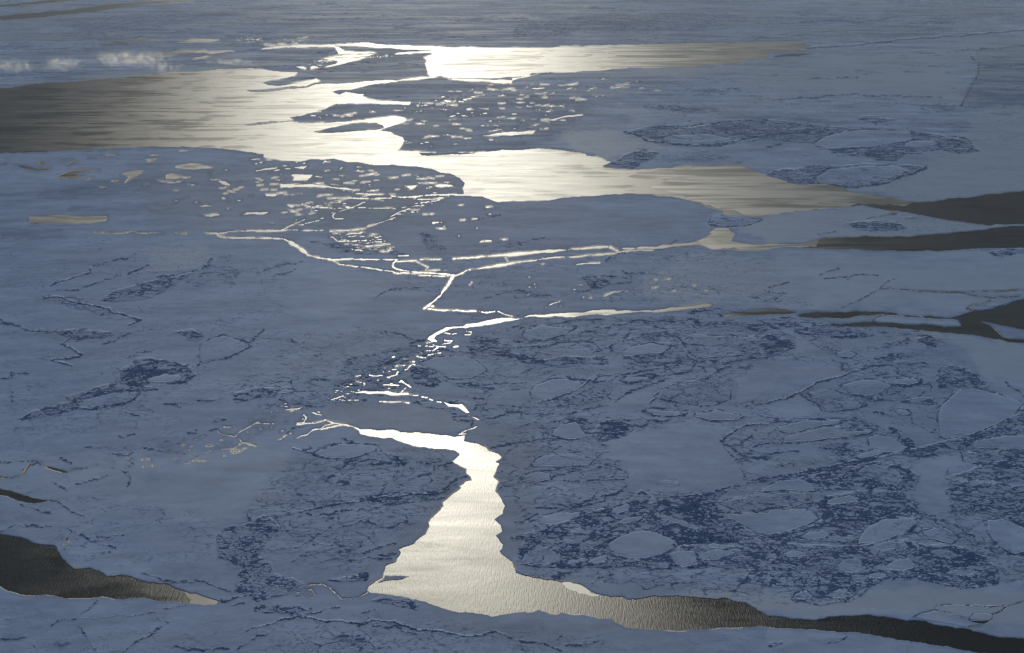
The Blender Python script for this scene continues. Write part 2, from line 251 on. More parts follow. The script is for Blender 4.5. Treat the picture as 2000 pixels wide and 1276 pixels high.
# soft tonal areas: outline, tone shift, young grey ice share, softness in pixels
ZONES = [
 ("10:640,380 1300,400 1320,560 1340,600 500,640 380,560 600,500", -.45, .1, 3), ("10:0,370 600,365 560,440 0,530", -.4, 0, 3), ("10:600,715 920,660 1300,615 1700,640 1994,660 1500,760 1200,795 850,760", -.35, 0, 5),
 ("10:260,920 700,810 1200,810 1700,700 1994,700|20:600,800 500,950|11:1994,0|10:1100,1180 1170,950", -.32, .0, 8),
 ("10:1300,1100 1500,1000 1650,880 1994,780|20:0,790|10:1700,850 1600,950 1560,1030 1400,1100 1200,1120", -.40, 0, 4),
 ("11:0,0 860,0 1600,100 1620,240 1000,420 300,520 0,520|01:1200,500 1000,0", -.28, .15, 12),
 ("01:300,250 800,150 1100,130 1250,150 900,250 500,280", -.35, 0, 8), ("01:550,340 900,330 1400,300 1300,350 800,400", -.38, 0, 8), ("01:0,510 400,505 550,540 300,600 0,600", -.38, 0, 5),
 ("g:600,330 1000,400 1390,410 1370,480 900,500 640,480", -.22, .05, 14),
 ("20:400,1030 700,1010 900,1060 1200,1150 800,1230 600,1200 450,1170", .10, .55, 4), ("20:650,850 1000,820 1150,930 1050,980 850,1000 950,930", .14, .3, 5),
 ("g:1400,120 1620,110 2100,40 2100,90 1850,130 1900,200 1600,190 1480,180", .2, .6, 16), ("g:1560,110 1850,130 1880,205 1650,190", .18, .35, 6),
 ("30:1520,760 1650,500 1600,400 1994,360 2300,360 2300,850 1540,830", -.55, 0, 3), ("30:1700,850 2300,830|g:2120,375|31:1200,300 600,200 1250,20", .22, .55, 8),
 ("30:60,300 300,240 1000,190 1250,190 1400,240 1100,290 400,320", -.35, 0, 4), ("30:1280,20 1800,60 1950,110 1500,150 900,120", -.25, 0, 5),
 ("31:0,395 740,322 1400,430 1994,480 1600,525 1000,568 450,575 250,625 0,620|21:1700,500 1950,430", .30, .55, 5), ("31:1000,370 1650,475 1400,490 1100,450", -.3, 0, 3),
 ("31:0,700 1994,700 2300,720 2300,1050 1700,1140 1000,1180 200,1150 0,1100|21:1200,1100 1000,900 1500,700", .22, .35, 16), ("31:900,870 1994,820 1994,980 1200,980 500,1080 300,1100 ", .16, .45, 12),
 ("31:820,1232 890,1180 1200,1195 1480,1215 1510,1270 1350,1270", .35, .2, 2), ("32:1000,10 1250,60 1450,130 1560,200 1700,380 1994,420 2300,400 2300,150 1700,80", .30, .45, 6),
 ("12:380,0 350,80 200,230 0,300|02:1700,380 1000,480 1200,560 1994,450|12:600,380 1200,150 1350,80", .04, .08, 18), ("11:550,800 1200,880 1300,960 900,1050 650,1180 400,1180 500,1000 520,850", .08, .10, 10), ("01:1100,650 1600,640 1650,750 1300,850 1150,780", .14, .35, 8),
 ("12:270,960 450,1000 600,1150 450,1276 230,1276 210,1200", -.18, 0, 3), ("02:700,1100 1000,1200 1994,900|12:270,960 210,1200|13:200,120 0,180|03:1900,230 1650,300 1300,200 900,100 500,0", .02, .16, 14),
 ("02:0,1000 800,950 1500,1000 900,1276|03:700,0 900,150 450,430 260,420 0,350", .10, .18, 16), ("02:540,1140 760,1080 860,1110 700,1200 560,1200", .22, .3, 3),
 ("03:530,440 700,420 900,450 1300,720 950,670 830,680 690,615 570,600", .12, .05, 4), ("03:0,860 500,860 700,1010 400,1070 100,1180 0,1160", -.10, 0, 6), ("03:600,1060 800,1040 1320,1030 1250,1150 1000,1250 760,1276", .12, .05, 3),
 ("12:510,680 620,595 900,590 1450,640 1680,740 1500,835 1060,790 700,750", -.25, .25, 5), ("12:830,850 1540,960 1590,985 1535,1045 1640,1130 1680,1190 1550,1276 1400,1276 1450,1080 1100,1000", -.30, .12, 8), ("13:1600,0 1440,150 1340,300 1200,430 1000,590 830,650 1100,400 1300,100", -.30, .12, 8),
 ("12:1610,840 1740,730 1994,760 2200,900|23:200,0 150,300 0,560|13:1900,400 1870,240 1920,100|12:1890,1150 1900,1000 1800,930", -.25, .15, 8), ("23:0,580 100,660 700,820 1000,850 1500,780 900,700 300,640", -.25, .1, 6),
 ("13:1300,870 1994,990|23:250,960 550,975 850,1060 1200,1100 1500,1276 0,1276|13:1994,1200 1500,1120", -.20, .15, 6), ("23:1400,800 1994,780|33:300,900 800,790 1300,760 1994,800 2200,830 2200,1100 1560,1000 1000,980 300,1000 0,960", .16, .5, 5),
 ("33:1640,1075 1760,1040 1994,1005 2300,960 2300,1180 1994,1160", -.18, 0, 2), ("33:0,1080 600,1120 900,1160 600,1150 200,1210 0,1250", .2, .1, 3),
 ("22:1630,880 1700,800 1300,740 950,800 700,900 730,1060 900,1120 950,1276 1500,1276 1800,1200 1700,1040", .02, .02, 6), ("22:600,620 1200,420 1500,280 1700,230 1300,300 1100,560 900,640 500,690", .05, .05, 8),
 ("32:1330,630 1500,560 1900,600|22:1994,0", .0, .0, 5),
 ("33:1450,150 1100,0 1400,0", .1, .1, 3), ("32:1150,1020 1500,1000 1560,1060 1400,1100 1380,1276 1160,1276 1190,1150", .12, .12, 4),
 ("10:0,60 1994,60|20:1994,330 0,350|10:1994,360 0,340", -.14, .0, 12), ("00:0,150 900,130 1600,180 1994,300 1994,520 1200,560 0,680", -.12, .05, 12), ("30:0,800 1000,760 1400,820 1000,950 0,920|20:1200,920 1100,800", .10, .12, 8),
 ("20:340,1060 560,1030 800,1030 1100,1080 800,1250 600,1200 500,1190", .05, .4, 3),
]
# regions where the pack is criss-crossed by refrozen cracks
CRACKED = [
 ("g:900,600 1300,610 1850,660 2050,900 2050,1200 1500,1180 1020,1110 960,900 880,700", 1.0),
 ("g:560,900 880,860 900,950 700,1130 430,1120 430,1040", .75), ("g:400,1180 1000,1210 1300,1260 1200,1300 300,1300", .5),
 ("g:0,460 560,480 580,620 480,760 350,900 0,900", .38), ("g:900,460 1500,480 1600,600 1000,610 700,560", .5), ("g:450,650 900,620 850,780 450,850", .55),
 ("g:1200,200 2050,150 2050,480 1500,480 1200,330", .35), ("g:0,0 2050,0 2050,90 1200,80 0,110", .6), ("g:0,940 430,1000 430,1130 100,1100 0,1020", .45), ("g:0,1180 2050,1260 2050,1400 0,1400", .3),
 ("g:1000,150 1500,140 1500,260 1050,260", .5),
]

# wide smooth expanses
BARE = [
 "22:760,1000 700,900 950,800 1100,790 1300,745 1700,760 1620,880 1720,1000 1800,1120 1800,1200 1500,1260 1000,1276|23:1100,60|22:880,1160 900,1110",
 "22:820,560 1000,480 1200,410 1450,340 1650,280 1500,360 1250,430 1120,500 1100,580 900,620 620,650 500,660",
 "32:0,690 0,600 250,520 420,650 560,670 780,630 600,700 200,715", "32:200,30 380,150 560,240 480,255 200,200 220,130", "32:740,170 830,180 1150,210 800,260 700,230",
 "32:850,670 920,690 950,750 1280,830 1330,870 1290,920 1180,930 1050,820 860,760", "32:1190,1020 1480,1000 1540,1070 1400,1120 1370,1170 1400,1276 1160,1276 1180,1160 1100,1060",
 "33:1080,0 1360,0 1440,100 1400,180 1250,220 1170,120", "33:0,440 200,460 650,520 900,590 1000,680 600,540 300,500 0,470", "33:800,770 900,700 1170,700 1500,770 1994,700 1994,1276 0,960 300,900 700,860",
 "32:0,250 150,240 550,290 640,350 400,420 0,560|22:1740,600 1750,400",
]

# sheets of thin new ice lying in the leads
NEW_ICE = [
 ("20:800,340 1500,325 1994,312|30:340,320 350,375 200,400 60,415 0,425|20:1994,470 1780,500 1500,520 1300,532 950,535 700,560 760,500 640,470 820,430 700,400", "thin olive-grey new ice filling the right end of the north-eastern lead"),
 ("10:1580,420 1700,405 1850,415 1994,400|20:200,400 260,440 100,470 300,500 120,540 0,560|10:1850,575 1600,560 1540,530 1420,515 1500,490 1700,485 1560,455", "swirl of beige new ice in the bright left part of the north-eastern lead"),
 ("21:1000,60 1500,5 1900,30|31:110,105 240,150 500,150 700,220 900,245 1150,290 1050,330 700,310 560,340 200,375 0,400|21:1900,410 1600,350 1400,280 1300,230 1080,180 1200,130 900,100", "streaky olive-grey new ice over the narrowing eastern lead"),
 ("01:215,405 420,395 600,405 850,405 850,450 700,470 480,480 220,480", "flat beige slab of new ice in a small pool by the left edge"),
 ("21:1540,490 1700,490 1760,550 1730,600 1800,620|31:0,620 250,620 400,590 380,640 100,660 0,672|21:1800,680 1560,670 1500,640 1440,600", "olive new ice at the left tip of the dark eastern lead"),
 ("03:1440,790 1530,805 1620,835 1720,870 1700,900 1590,910 1480,892 1490,860", "beige wedge of new ice at the tip of the black lower-left lead"),
 ("23:380,705 460,712 570,750 690,822 640,835 520,815 430,775", "olive crescent of new ice on the upper shore where the bright lead narrows"),
]
RG = 'patches of broken rubble ice'
RUBBLE = [
 ("02:135,710 350,620 530,580 500,540 700,480 930,410 930,330 1050,240 1150,230 1350,270 1500,320 1535,370 1450,430 1330,435 1180,430 1130,460 1280,465 1180,495 1090,500 1050,560 980,600 850,620 600,645 330,705", .80, "long dark rubble patch shaped like an arrowhead pointing lower left on blue ice", RG),
 ("02:400,30 560,10 700,20 880,50 800,80 700,90 550,90", .75, "small dark rubble patch above a zigzag crack near the left edge", RG),
 ("02:1340,30 1500,10 1590,70 1530,120 1450,80", .75, "small dark triangular rubble patch touching the pale pointed floe", RG),
 ("02:1805,510 1994,462|12:0,470 250,465 340,490 150,540 0,560|02:1830,595", .72, "dark rubble patch with a pale island floe, just left of the row of bright crack slits", RG),
 ("01:760,1070 900,980 1100,930 1300,880 1530,840 1660,740 1660,790 1500,860 1400,920 1280,1000 1150,1060 900,1080", .62, "slender dark rubble wedge rising to the right on the blue ice left of the zigzag lead", RG),
 ("01:1400,900 1700,800 1900,830 1800,960 1500,980", .28, None, RG), ("01:400,1000 700,1060 900,1150 800,1190 500,1110 300,1060", .35, None, RG), ("01:1730,700 1800,700 1820,740 1700,760", .5, None, RG),
 ("03:1680,370 1760,300 1994,225|13:60,200 200,300 0,520 130,590 140,650 360,720 380,745 260,830 0,885|03:1994,880 1830,800 1840,700 1900,600 1700,540", .62, "mottled rubble field left of the small curled bright crack", RG),
 ("13:520,715 700,680 870,665 860,712 560,720", .82, "thin dark rubble bank pointing at the sharp dark floe in the wide bright lead", RG),
 ("13:880,870 1000,815 1180,845 1280,900 1260,950 1150,930 1040,900", .72, "dark rubble patch hugging the lower left shore of the bright fan-shaped lead", RG),
 ("23:30,560 90,400 0,390 200,320 350,260 540,200 750,150 900,90 1000,0 1100,80 1350,70 1600,20 1700,0 1600,100 1680,200 1820,300 1900,350 1994,370 1994,400 1700,420 1300,430 1250,500 1240,625 1000,620 900,600 500,620 200,610", .78, "broad rubble field wrapped around the big smooth oval floe", RG),
 ("23:1300,430 1700,420 1994,400 1994,760 1760,740 1850,620 1600,600 1300,620 1240,560", .55, "rubble field between the big oval floe and the round speckled floe", RG),
 ("33:0,350 350,280 420,230 380,150 450,50 750,0 1050,0 1180,180 1100,350 900,410 700,440 300,420 0,400", .66, "rubble field above the pale leaf-shaped floe at the lower right", RG),
 ("33:0,400 700,440 1100,380 1170,460 1150,600 1170,680 950,700 750,770 600,880 430,910 180,850 150,780 0,760", .66, "rubble field around the small round speckled floe at the lower right", RG),
 ("33:1170,420 1500,450 1700,520 1800,680 1750,745 1500,765 1180,700 1150,580", .82, "dark swirled rubble oval at the lower right, set in smooth ice", RG),
 ("33:1370,0 1994,0 2300,0 2300,320 1994,290 1850,250 1700,200 1400,195 1500,150 1440,100|32:1380,1276", .80, "dark rubble full of small floes above the pale four-sided floe at the right edge", RG),
 ("32:1380,1170 1500,1130 1700,1060 1800,950 1994,900 2300,900 2300,1276 1400,1276", .74, "dark rubble with flat oval floes by the right edge, below the broad ridge", RG),
 ("32:0,1200 200,1140 600,1050 900,1000 1100,950 1300,900 1500,850 1700,800 1900,690 1994,600 2300,560 2300,830 1994,830 1600,880 1500,960 1200,1020 1000,1000 850,1040 600,1090 200,1180", .78, "long dark rubble ridge climbing to the right edge under the great smooth floe", RG),
 ("32:200,1180 600,1090 850,1040 1050,1090 1190,1150 1150,1276 370,1276 330,1220", .82, "dark rubble crescent around the pale oval floe with scratch lines", RG),
 ("32:1330,300 1430,290 1560,330 1690,430 1540,470 1340,460 1310,400", .88, "solid dark rubble blot at the upper end of the great smooth floe", RG),
 ("32:1000,580 1200,540 1280,545 1320,595 1150,600", .85, "small solid dark rubble sliver left of the great smooth floe", RG),
 ("32:830,165 950,120 1100,80 1110,120 900,172", .75, None, RG), ("32:1140,90 1250,60 1350,90 1300,150 1180,110", .8, "small dark rubble patch nearest the floe finger in the dark lead", RG),
 ("22:650,880 600,850 650,780 740,710 960,790 890,850 700,898", .82, "dark rubble wedge at the right end of the pale half-moon floe", RG),
 ("22:200,780 350,705 500,685 620,730 650,790 640,870 500,905 260,925 260,870 330,860 250,830", .55, None, RG),
 ("22:0,200 100,210 210,250 400,220 750,240 750,290 550,300 300,300 200,300 50,260", .80, "dark rubble band right of the beaded bright crack", RG),
 ("22:560,430 620,400 850,370 1150,370 800,430 760,560 500,640 200,610 500,510", .38, None, RG), ("22:870,90 1050,30 1300,10 1300,60 1100,110 900,110", .6, None, RG), ("22:870,240 1100,210 1300,150 1230,130 1400,270 1200,300 900,320", .45, None, RG),
 ("12:1200,300 1320,300 1420,350 1450,420 1380,460 1230,440 1200,370", .85, "dark rubble knot just right of the beaded bright crack", RG), ("12:1450,420 1700,430 1980,430 1800,480 1550,460", .6, None, RG),
 ("12:1680,80 1850,40 1900,110 1994,140 1994,240 1700,200 1650,150", .75, None, RG), ("12:1600,560 1800,570 1820,650 1700,640", .6, None, RG),
 ("12:600,400 750,230 1100,150 1300,120 1500,170 1250,300 1150,500 800,600 400,620 0,660 0,600 350,540 600,470", .36, None, RG),
 ("12:940,960 1100,1000 1200,1050 1150,1080 1050,1050 1000,980", .85, "small dark rubble wedge on the ice left of the bright lead bend", RG), ("12:650,850 700,840 760,890 680,900", .8, None, RG), ("12:340,935 420,930 440,980 360,970", .8, None, RG), ("12:630,1020 750,1030 700,1070", .85, None, RG),
 ("20:870,1020 1100,980 1400,990 1600,950 1994,930|30:0,930 200,950 400,970 650,1000 600,1020 400,1090 350,1130 0,1090|20:1700,1130 1300,1130 1100,1090 980,1060", .68, "left half of the spectacle-shaped rubble rings on the far ice, right of the bright lead", RG),
 ("30:650,1000 1100,1010 1350,1050 1580,1090 1640,1180 1480,1205 1300,1160 1050,1210 1000,1260 850,1250 750,1210 500,1190 350,1130 400,1090 600,1020", .74, "right half of the spectacle-shaped rubble rings on the far ice", RG),
 ("20:770,1260 900,1190 1000,1165 1150,1190 1100,1240 1000,1276|21:940,46 720,28", .78, "dark speckled rubble mound on the tip of the shore beside the bright lead", RG),
 ("20:1100,1240 1200,1190 1450,1175 1600,1190 1800,1240 1900,1276 1100,1276", .26, None, RG),
 ("31:0,60 300,20 500,10 1000,5 1230,20 1200,60 950,150 750,180 600,186 200,165 0,95", .62, "long lens-shaped rubble patch above the olive water of the eastern lead", RG),
 ("31:610,465 750,445 950,440 1110,510 1000,525 730,530", .75, "small oval rubble patch in the pale ice wedge between two eastern leads", RG), ("31:1030,420 1100,410 1190,430 1080,440", .8, "tiny dark rubble oval next to the oval patch in the pale ice wedge", RG), ("31:1700,690 1850,655 1994,660 2150,690 1950,705 1760,722", .7, "looped rubble patch on the lower shore of the dark eastern lead, at the right edge", RG),
 ("30:640,920 780,900 1000,930 850,972", .78, "small isolated dark rubble patch above the spectacle-shaped rings", RG), ("30:1180,140 1400,128 1700,145 1400,152", .8, "thin dark rubble streak on the far ice at the upper right", RG), ("30:1100,830 1300,800 1500,830 1400,890 1200,850", .5, None, RG), ("30:650,545 850,548 800,600 700,580", .4, None, RG),
 ("20:1020,830 1300,810 1700,850 1350,885 1100,850", .6, None, RG),
 ("21:550,890 700,885 780,935 700,972 620,975", .88, "compact dark rubble knot on the middle ice right of the zigzag lead", RG),
 ("21:770,1192 1200,1190 1600,1230 1994,1200|31:140,1190 400,1230 560,1276 0,1276|21:1600,1276 900,1250", .62, None, RG),
 ("22:1480,0 1994,-10 1900,30 1600,20", .8, None, RG), ("32:220,0 500,-20 800,20 820,80 600,80 250,60 200,20", .70, "dark rubble band along the lower shore of the right-hand lead", RG),
 ("32:0,50 150,80 210,150 100,210 0,240|22:1900,130 1950,60", .85, "compact dark rubble ball at the tip of the pale floe", RG),
 ("32:400,140 520,150 700,210 600,245 500,200", .7, None, RG), ("32:800,220 1200,190 1230,220 1100,250 850,265", .7, None, RG), ("32:850,30 1150,30 1340,90 1100,60", .8, None, RG),
 ("32:540,700 700,680 850,770 820,800 600,805 560,740", .6, None, RG), ("32:430,920 600,900 700,960 600,1040 200,1080 500,1000", .5, None, RG), ("32:950,770 1020,790 1150,930 1100,960 1000,860", .8, None, RG), ("32:850,480 1000,460 1120,520 1100,570 850,560", .6, None, RG),
 ("10:400,290 1994,200 1700,240 900,300 ", .35, None, RG), ("20:0,200 700,120 1400,90 1994,120 1500,220 600,260 0,300", .50, None, RG), ("20:800,0 1900,0 1900,25 900,25", .5, None, RG), ("30:0,150 700,130 900,165 400,185 0,190", .5, None, RG), ("30:900,0 1994,0 1994,30 1000,40", .5, None, RG),
 ("00:400,150 1200,100 1994,60|10:600,0|00:1994,100 1300,220 600,260", .30, None, RG), ("00:1700,270 1994,290|10:400,270 400,300 0,350|00:1900,330", .45, None, RG),
 ("g:600,470 760,480 800,500 700,500", .4, None, RG), ("11:1280,540 1400,550 1500,700 1350,690", .45, None, RG), ("21:0,960 300,1000 280,1040 0,1040", .4, None, RG),
 ("13:450,100 800,60 1100,20 1500,0 1200,90 800,120 500,130", .45, None, RG), ("13:600,400 850,380 850,420 700,560 640,500", .4, None, RG), ("13:0,900 400,920 700,900 400,980 0,960", .5, None, RG), ("13:0,1060 120,1110 0,1180", .6, None, RG), ("13:600,1140 850,1160 1100,1250 950,1260 700,1230", .35, None, RG),
 ("23:0,650 300,620 520,640 400,700 200,690", .6, None, RG), ("33:1370,0 1700,500 1994,540 1800,560 1500,430", .25, None, RG),
 ("03:1994,640|13:0,620 330,720 380,745 100,700", .7, None, RG), ("21:1330,1150 1430,1130 1650,1160 1600,1200 1400,1190", .7, None, RG), ("g:1380,600 1450,600 1440,615 1390,612", .4, None, RG),
]
RIDGES = [
 ("02:540,90 480,130 550,160 640,210 560,240 400,255 560,300;02:0,-60 90,-40 150,0 250,30 400,45;02:0,400 100,390 80,350 220,360;02:90,480 100,520 90,590", 1.7, "thin zigzag ridge under the small dark rubble patch near the left edge"),
 ("02:1580,125 1680,70 1740,55 1850,90 1940,120 1994,70|12:60,20;02:1540,300 1560,270 1700,255 1850,210 1960,140;02:1575,130 1560,220 1530,230", 1.8, None),
 ("02:700,640 850,605 980,590 1050,550 1095,500", 3.2, None), ("02:1300,440 1450,430 1530,370", 2.6, None), ("02:800,130 1000,50 1150,20 1300,15", 1.0, None),
 ("01:340,1050 430,1035 500,1050 650,1090 850,1130 870,1160 1000,1190 1100,1215 1000,1260;01:500,1070 480,1090;01:780,1180 880,1165;01:0,1240 80,1250 160,1275", 2.0, "jagged dark ridge bending down and right across the blue ice at the left"),
 ("01:400,950 500,910 640,860 710,850 700,820;01:560,990 700,950 800,915 940,870;01:440,985 550,990", 1.7, "upper one of two parallel thin ridges on smooth ice at the left"),
 ("01:730,795 850,760 1000,740 1060,710 1050,750;01:1000,860 1060,830 1160,790", 1.2, None),
 ("01:1230,885 1320,880 1450,845 1540,830 1610,790 1650,740", 2.4, None),
 ("11:0,860 80,820 200,790 360,760;11:130,880 300,830;11:1640,455 1750,430 1900,400;11:1740,1060 1880,1020 1994,995;11:920,1060 1000,1000 1150,970 1300,965", 1.5, None),
 ("21:0,1040 140,1030 300,1025;21:420,1020 500,1000 600,990;21:730,760 780,720 880,690;21:770,940 920,930 930,880 850,830;21:280,1250 400,1240 550,1215 720,1210;21:0,1275 150,1240;21:560,890 650,880 900,900;21:1150,660 1280,600;21:900,860 1100,855;21:120,600 250,580", 1.6, None),
 ("21:1370,1165 1480,1145 1600,1160 1640,1190 1500,1200 1380,1165", 1.8, None), ("20:870,1025 1000,1060 1150,1110 1350,1130 1600,1138 1750,1100 1994,1050", 3.0, "dark curved rim along the lower side of the left spectacle ring"),
 ("20:1100,990 1400,985 1600,955 1994,935", 2.2, None), ("30:0,1050 200,1040 400,1030 480,1010;30:0,1150 100,1125;30:340,1120 500,1040 700,1020 900,1015 1100,1012 1140,1060;30:400,1165 700,1165 1000,1110 1140,1090 1330,1125 1350,1160 1200,1180", 2.6, None),
 ("30:540,1215 750,1210 1000,1200 1200,1195;30:1400,1060 1560,1090 1450,1150 1640,1180", 2.4, None),
 ("30:300,380 900,330 1200,295 1994,235;30:0,775 300,765 500,745 900,748 1350,760;30:300,620 500,610 700,605;30:1500,830 1580,680 1640,560 1640,490 1570,420;30:1400,410 1650,385 1994,358;30:1690,530 1850,515 1994,505;30:250,180 500,160 700,180 900,150 1000,125;30:1450,180 1200,185", 1.5, "long thin ridge running from the end of the far lead to the right edge"),
 ("31:0,60 150,55 300,30 480,12;31:360,110 420,60 500,20;31:380,160 600,186 760,175 950,145 1150,70 1230,30", 2.6, None), ("31:440,900 560,885 640,880 720,865 850,870;31:620,905 650,880;31:400,865 550,820;31:530,1140 720,1060 870,970 1000,890;31:0,965 160,925;31:400,545 540,532;31:620,470 750,440 800,420 1000,390;31:0,1000 140,1010 50,1060", 1.3, None),
 ("32:0,590 140,560 280,490 380,430 520,395 660,340 760,320;32:-150,0 -60,35 -10,20", 2.4, "curved dark ridge sweeping up to the right from the middle of the right half"),
 ("22:1994,590 1880,600 1870,570 1994,480;22:1740,615 1880,610;32:0,745 200,730 560,710;32:0,905 300,890 480,870 700,850 850,800", 1.9, None),
 ("32:0,835 70,800 80,770 250,720 560,715;32:560,740 570,790 620,805 840,780 850,770;32:130,830 330,780 540,750;32:320,490 400,500 540,510 750,550 1000,570;32:420,650 560,655 700,630 780,600 730,560;32:250,520 330,570 420,650;32:1220,500 1150,560;32:820,660 940,690 1060,690 1110,680;32:1100,650 1120,740 1280,820;32:1370,580 1460,500 1480,480;32:1320,630 1380,590 1480,610;32:1340,620 1330,780 1350,860 1450,850", 1.7, None),
 ("32:900,390 1180,380 1200,430 1100,460 980,445 960,470;32:580,290 570,320 680,340 820,300 1000,280 1250,290;32:760,380 950,360;32:210,40 330,60 560,75 820,60;32:500,260 590,275;32:1590,800 1750,770 1870,730 1950,640;32:1850,420 1900,470 1994,540;32:1620,470 1820,520;32:1050,480 1130,440 1260,445", 2.0, None),
 ("32:700,1130 780,1110 900,1140 1040,1170;32:780,1120 950,1100;32:800,1160 850,1190", 1.2, None),
 ("32:0,1180 300,1120 600,1060 850,1010 1100,950 1130,930;32:1130,930 1020,830 950,780;32:880,965 940,985", 3.0, None),
 ("32:400,940 600,955 780,955 900,970;32:470,1060 700,1030;32:0,990 240,965;32:60,1080 200,1060", 1.6, None),
 ("33:0,380 150,350 350,300 500,250 700,240 980,180;33:0,155 200,145 400,115 450,60;33:1180,160 1080,80 1000,-10;33:740,350 1000,370 1130,310 1180,240 1200,200;33:700,450 850,415 1000,380", 2.6, None),
 ("33:1000,0 1050,100 1170,190 1300,210;33:1170,350 1250,385 1430,430 1480,370;33:1470,290 1600,360 1660,440 1850,440 1860,500 1994,510;33:1350,240 1500,300", 1.8, None),
 ("33:1170,690 1350,740 1560,768 1750,745 1800,680 1750,600;33:0,760 150,710 260,690;33:580,885 660,860 790,760 880,710;33:415,910 520,885;33:170,855 250,865 340,860 370,900;33:490,850 460,790 530,760;33:960,710 1000,680 1160,690", 2.2, None),
 ("33:1410,470 1700,560 1700,640 1500,720 1300,700;33:1420,600 1600,590 1750,650", 2.0, None),
 ("33:440,1205 540,1190 640,1150;33:0,1230 100,1200", 1.3, None),
 ("22:1070,590 1120,550 1110,530 1160,490 1250,450 1400,430 1520,400 1600,330 1700,300;22:1120,550 1200,575 1320,580 1260,610 1400,600 1540,615 1640,580;22:1340,540 1400,495 1370,470", 1.6, "scalloped dark ridge climbing to the right between smooth floes in the right half"),
 ("22:210,585 300,565 450,515 560,450 600,410;22:800,585 850,540 950,490 1080,450 1190,410;22:430,390 560,410 640,430 760,420 850,370 1000,340 1200,310 1360,260;22:870,300 900,320 1100,300 1300,265 1380,250 1430,290 1380,350 1270,360;22:640,420 670,370 740,375 860,355", 2.3, "dark ridge rising to the right along the lower side of the pale blunt floe"),
 ("22:840,410 900,440 1050,420 1150,380 1350,350;22:850,390 1000,380 1150,375;22:850,240 1000,235 1170,210 1230,160 1240,130;22:800,235 850,190;22:750,170 790,190 760,150 830,100;22:1290,70 1330,120 1390,200 1480,240 1600,265 1750,260 1994,235;22:1360,220 1390,245 1510,265;22:1660,100 1700,95 1760,75;22:1750,225 1994,200;22:1490,130 1570,100", 2.4, None),
 ("22:60,10 200,-20;22:0,110 200,105 400,100 550,40 700,10 900,-30;22:0,160 280,150 370,120 600,110 700,180 660,190;22:0,440 140,430;22:200,380 280,350;22:90,350 200,300;22:0,480 50,480;22:0,670 100,655;22:180,690 500,660;22:550,645 750,605;22:0,755 70,765 180,745;22:0,900 180,880 400,870", 1.8, None),
 ("22:740,705 850,740 980,765;22:840,710 950,730;22:970,770 1020,768 1070,720 1240,715;22:1020,650 1090,630 1230,650;22:1020,660 1090,685 1240,695;22:1290,640 1370,655 1360,685 1290,670;22:1430,700 1560,728 1750,725 1810,700", 1.8, None),
 ("22:1720,1000 1630,885 1680,840 1760,790 1830,760 1994,755;22:1640,895 1720,945 1800,1000 1920,1030;22:1700,1060 1750,1030 1920,1020;22:1780,1100 1820,1180 1900,1190 1994,1170;22:1580,1275 1700,1240 1840,1210 1994,1190;22:1780,890 1870,845;22:1880,925 1994,900", 2.0, "ragged dark ridge bounding the large bare ice expanse on its right"),
 ("22:140,1080 150,1050 240,1010 270,960;22:250,970 420,985 500,965 580,950;22:660,970 700,985 640,1020 690,1050;22:730,1070 800,1085 850,1110;22:880,1130 920,1130 900,1170;22:60,1180 80,1150 300,1110 600,1080 660,1100 690,1090;22:300,1190 360,1145 540,1105;22:360,1190 600,1190 870,1185;22:840,1275 890,1240", 1.7, None),
 ("22:1000,1200 1070,1190 1200,1165 1300,1185 1300,1220 1240,1245 1140,1220 1070,1190", 2.2, None),
 ("12:280,940 340,960 440,985 560,1015 640,1020;12:440,985 560,920 660,900;12:700,890 850,910 950,910 970,960 1050,1000 1200,1050;12:660,1100 720,1060 860,980 940,960;12:720,1060 900,1030 1040,1050;12:750,1080 1050,1060;12:1250,1050 1400,1055;12:1420,1080 1540,1050;12:1390,1080 1390,1130 1280,1150 1120,1230;12:1110,1070 1100,1130 1060,1180;12:1150,1080 1140,1150;12:540,1210 610,1150", 1.8, "wiggly dark ridge left of the triangular floe near the lead bend"),
 ("12:990,1275 980,1240 1020,1215|13:990,0 980,40 800,90 700,110 520,120;12:1450,1275 1560,1180 1680,1150;12:1820,1150 1920,1120;12:1820,940 1980,910", 1.6, None),
 ("12:1000,30 1150,60 1320,100;12:1320,100 1200,125;12:920,240 1000,270 1070,280;12:1480,180 1600,190 1800,230;12:1450,410 1540,440 1700,460 1960,430;12:1780,500 1850,470;12:1200,540 1300,600 1480,640 1560,680 1680,690;12:1640,690 1530,700 1570,730 1690,730 1680,770 1700,780;12:1700,690 1820,710 1994,665;12:1640,540 1800,570", 1.8, None),
 ("12:280,100 300,118 380,120;12:640,460 700,430 760,420;12:350,630 500,620 640,570;12:0,640 150,600 300,500 460,500;12:440,410 590,408;12:380,770 270,800 240,830", 1.5, None),
 ("13:340,180 400,165 560,130 640,115 800,100 1000,60 1200,40 1400,40 1500,0;13:400,190 440,210 560,200 700,165 850,150 880,165 980,130 1200,100 1480,60;13:0,225 120,215 260,185;13:160,220 180,270 230,310 290,370;13:270,400 420,380 500,350 600,280;13:620,325 700,290 820,245;13:830,255 980,300 1060,305 1120,260 1180,255", 1.9, "long dark ridge crossing the ice left of the bright fan-shaped lead"),
 ("13:440,430 600,435;13:600,415 700,390 830,400;13:500,570 650,540 800,550 1050,545;13:760,530 900,480 1080,420;13:0,465 200,465 400,440;13:1100,495 960,510;13:280,570 350,520 430,515;13:520,220 600,225", 1.8, None),
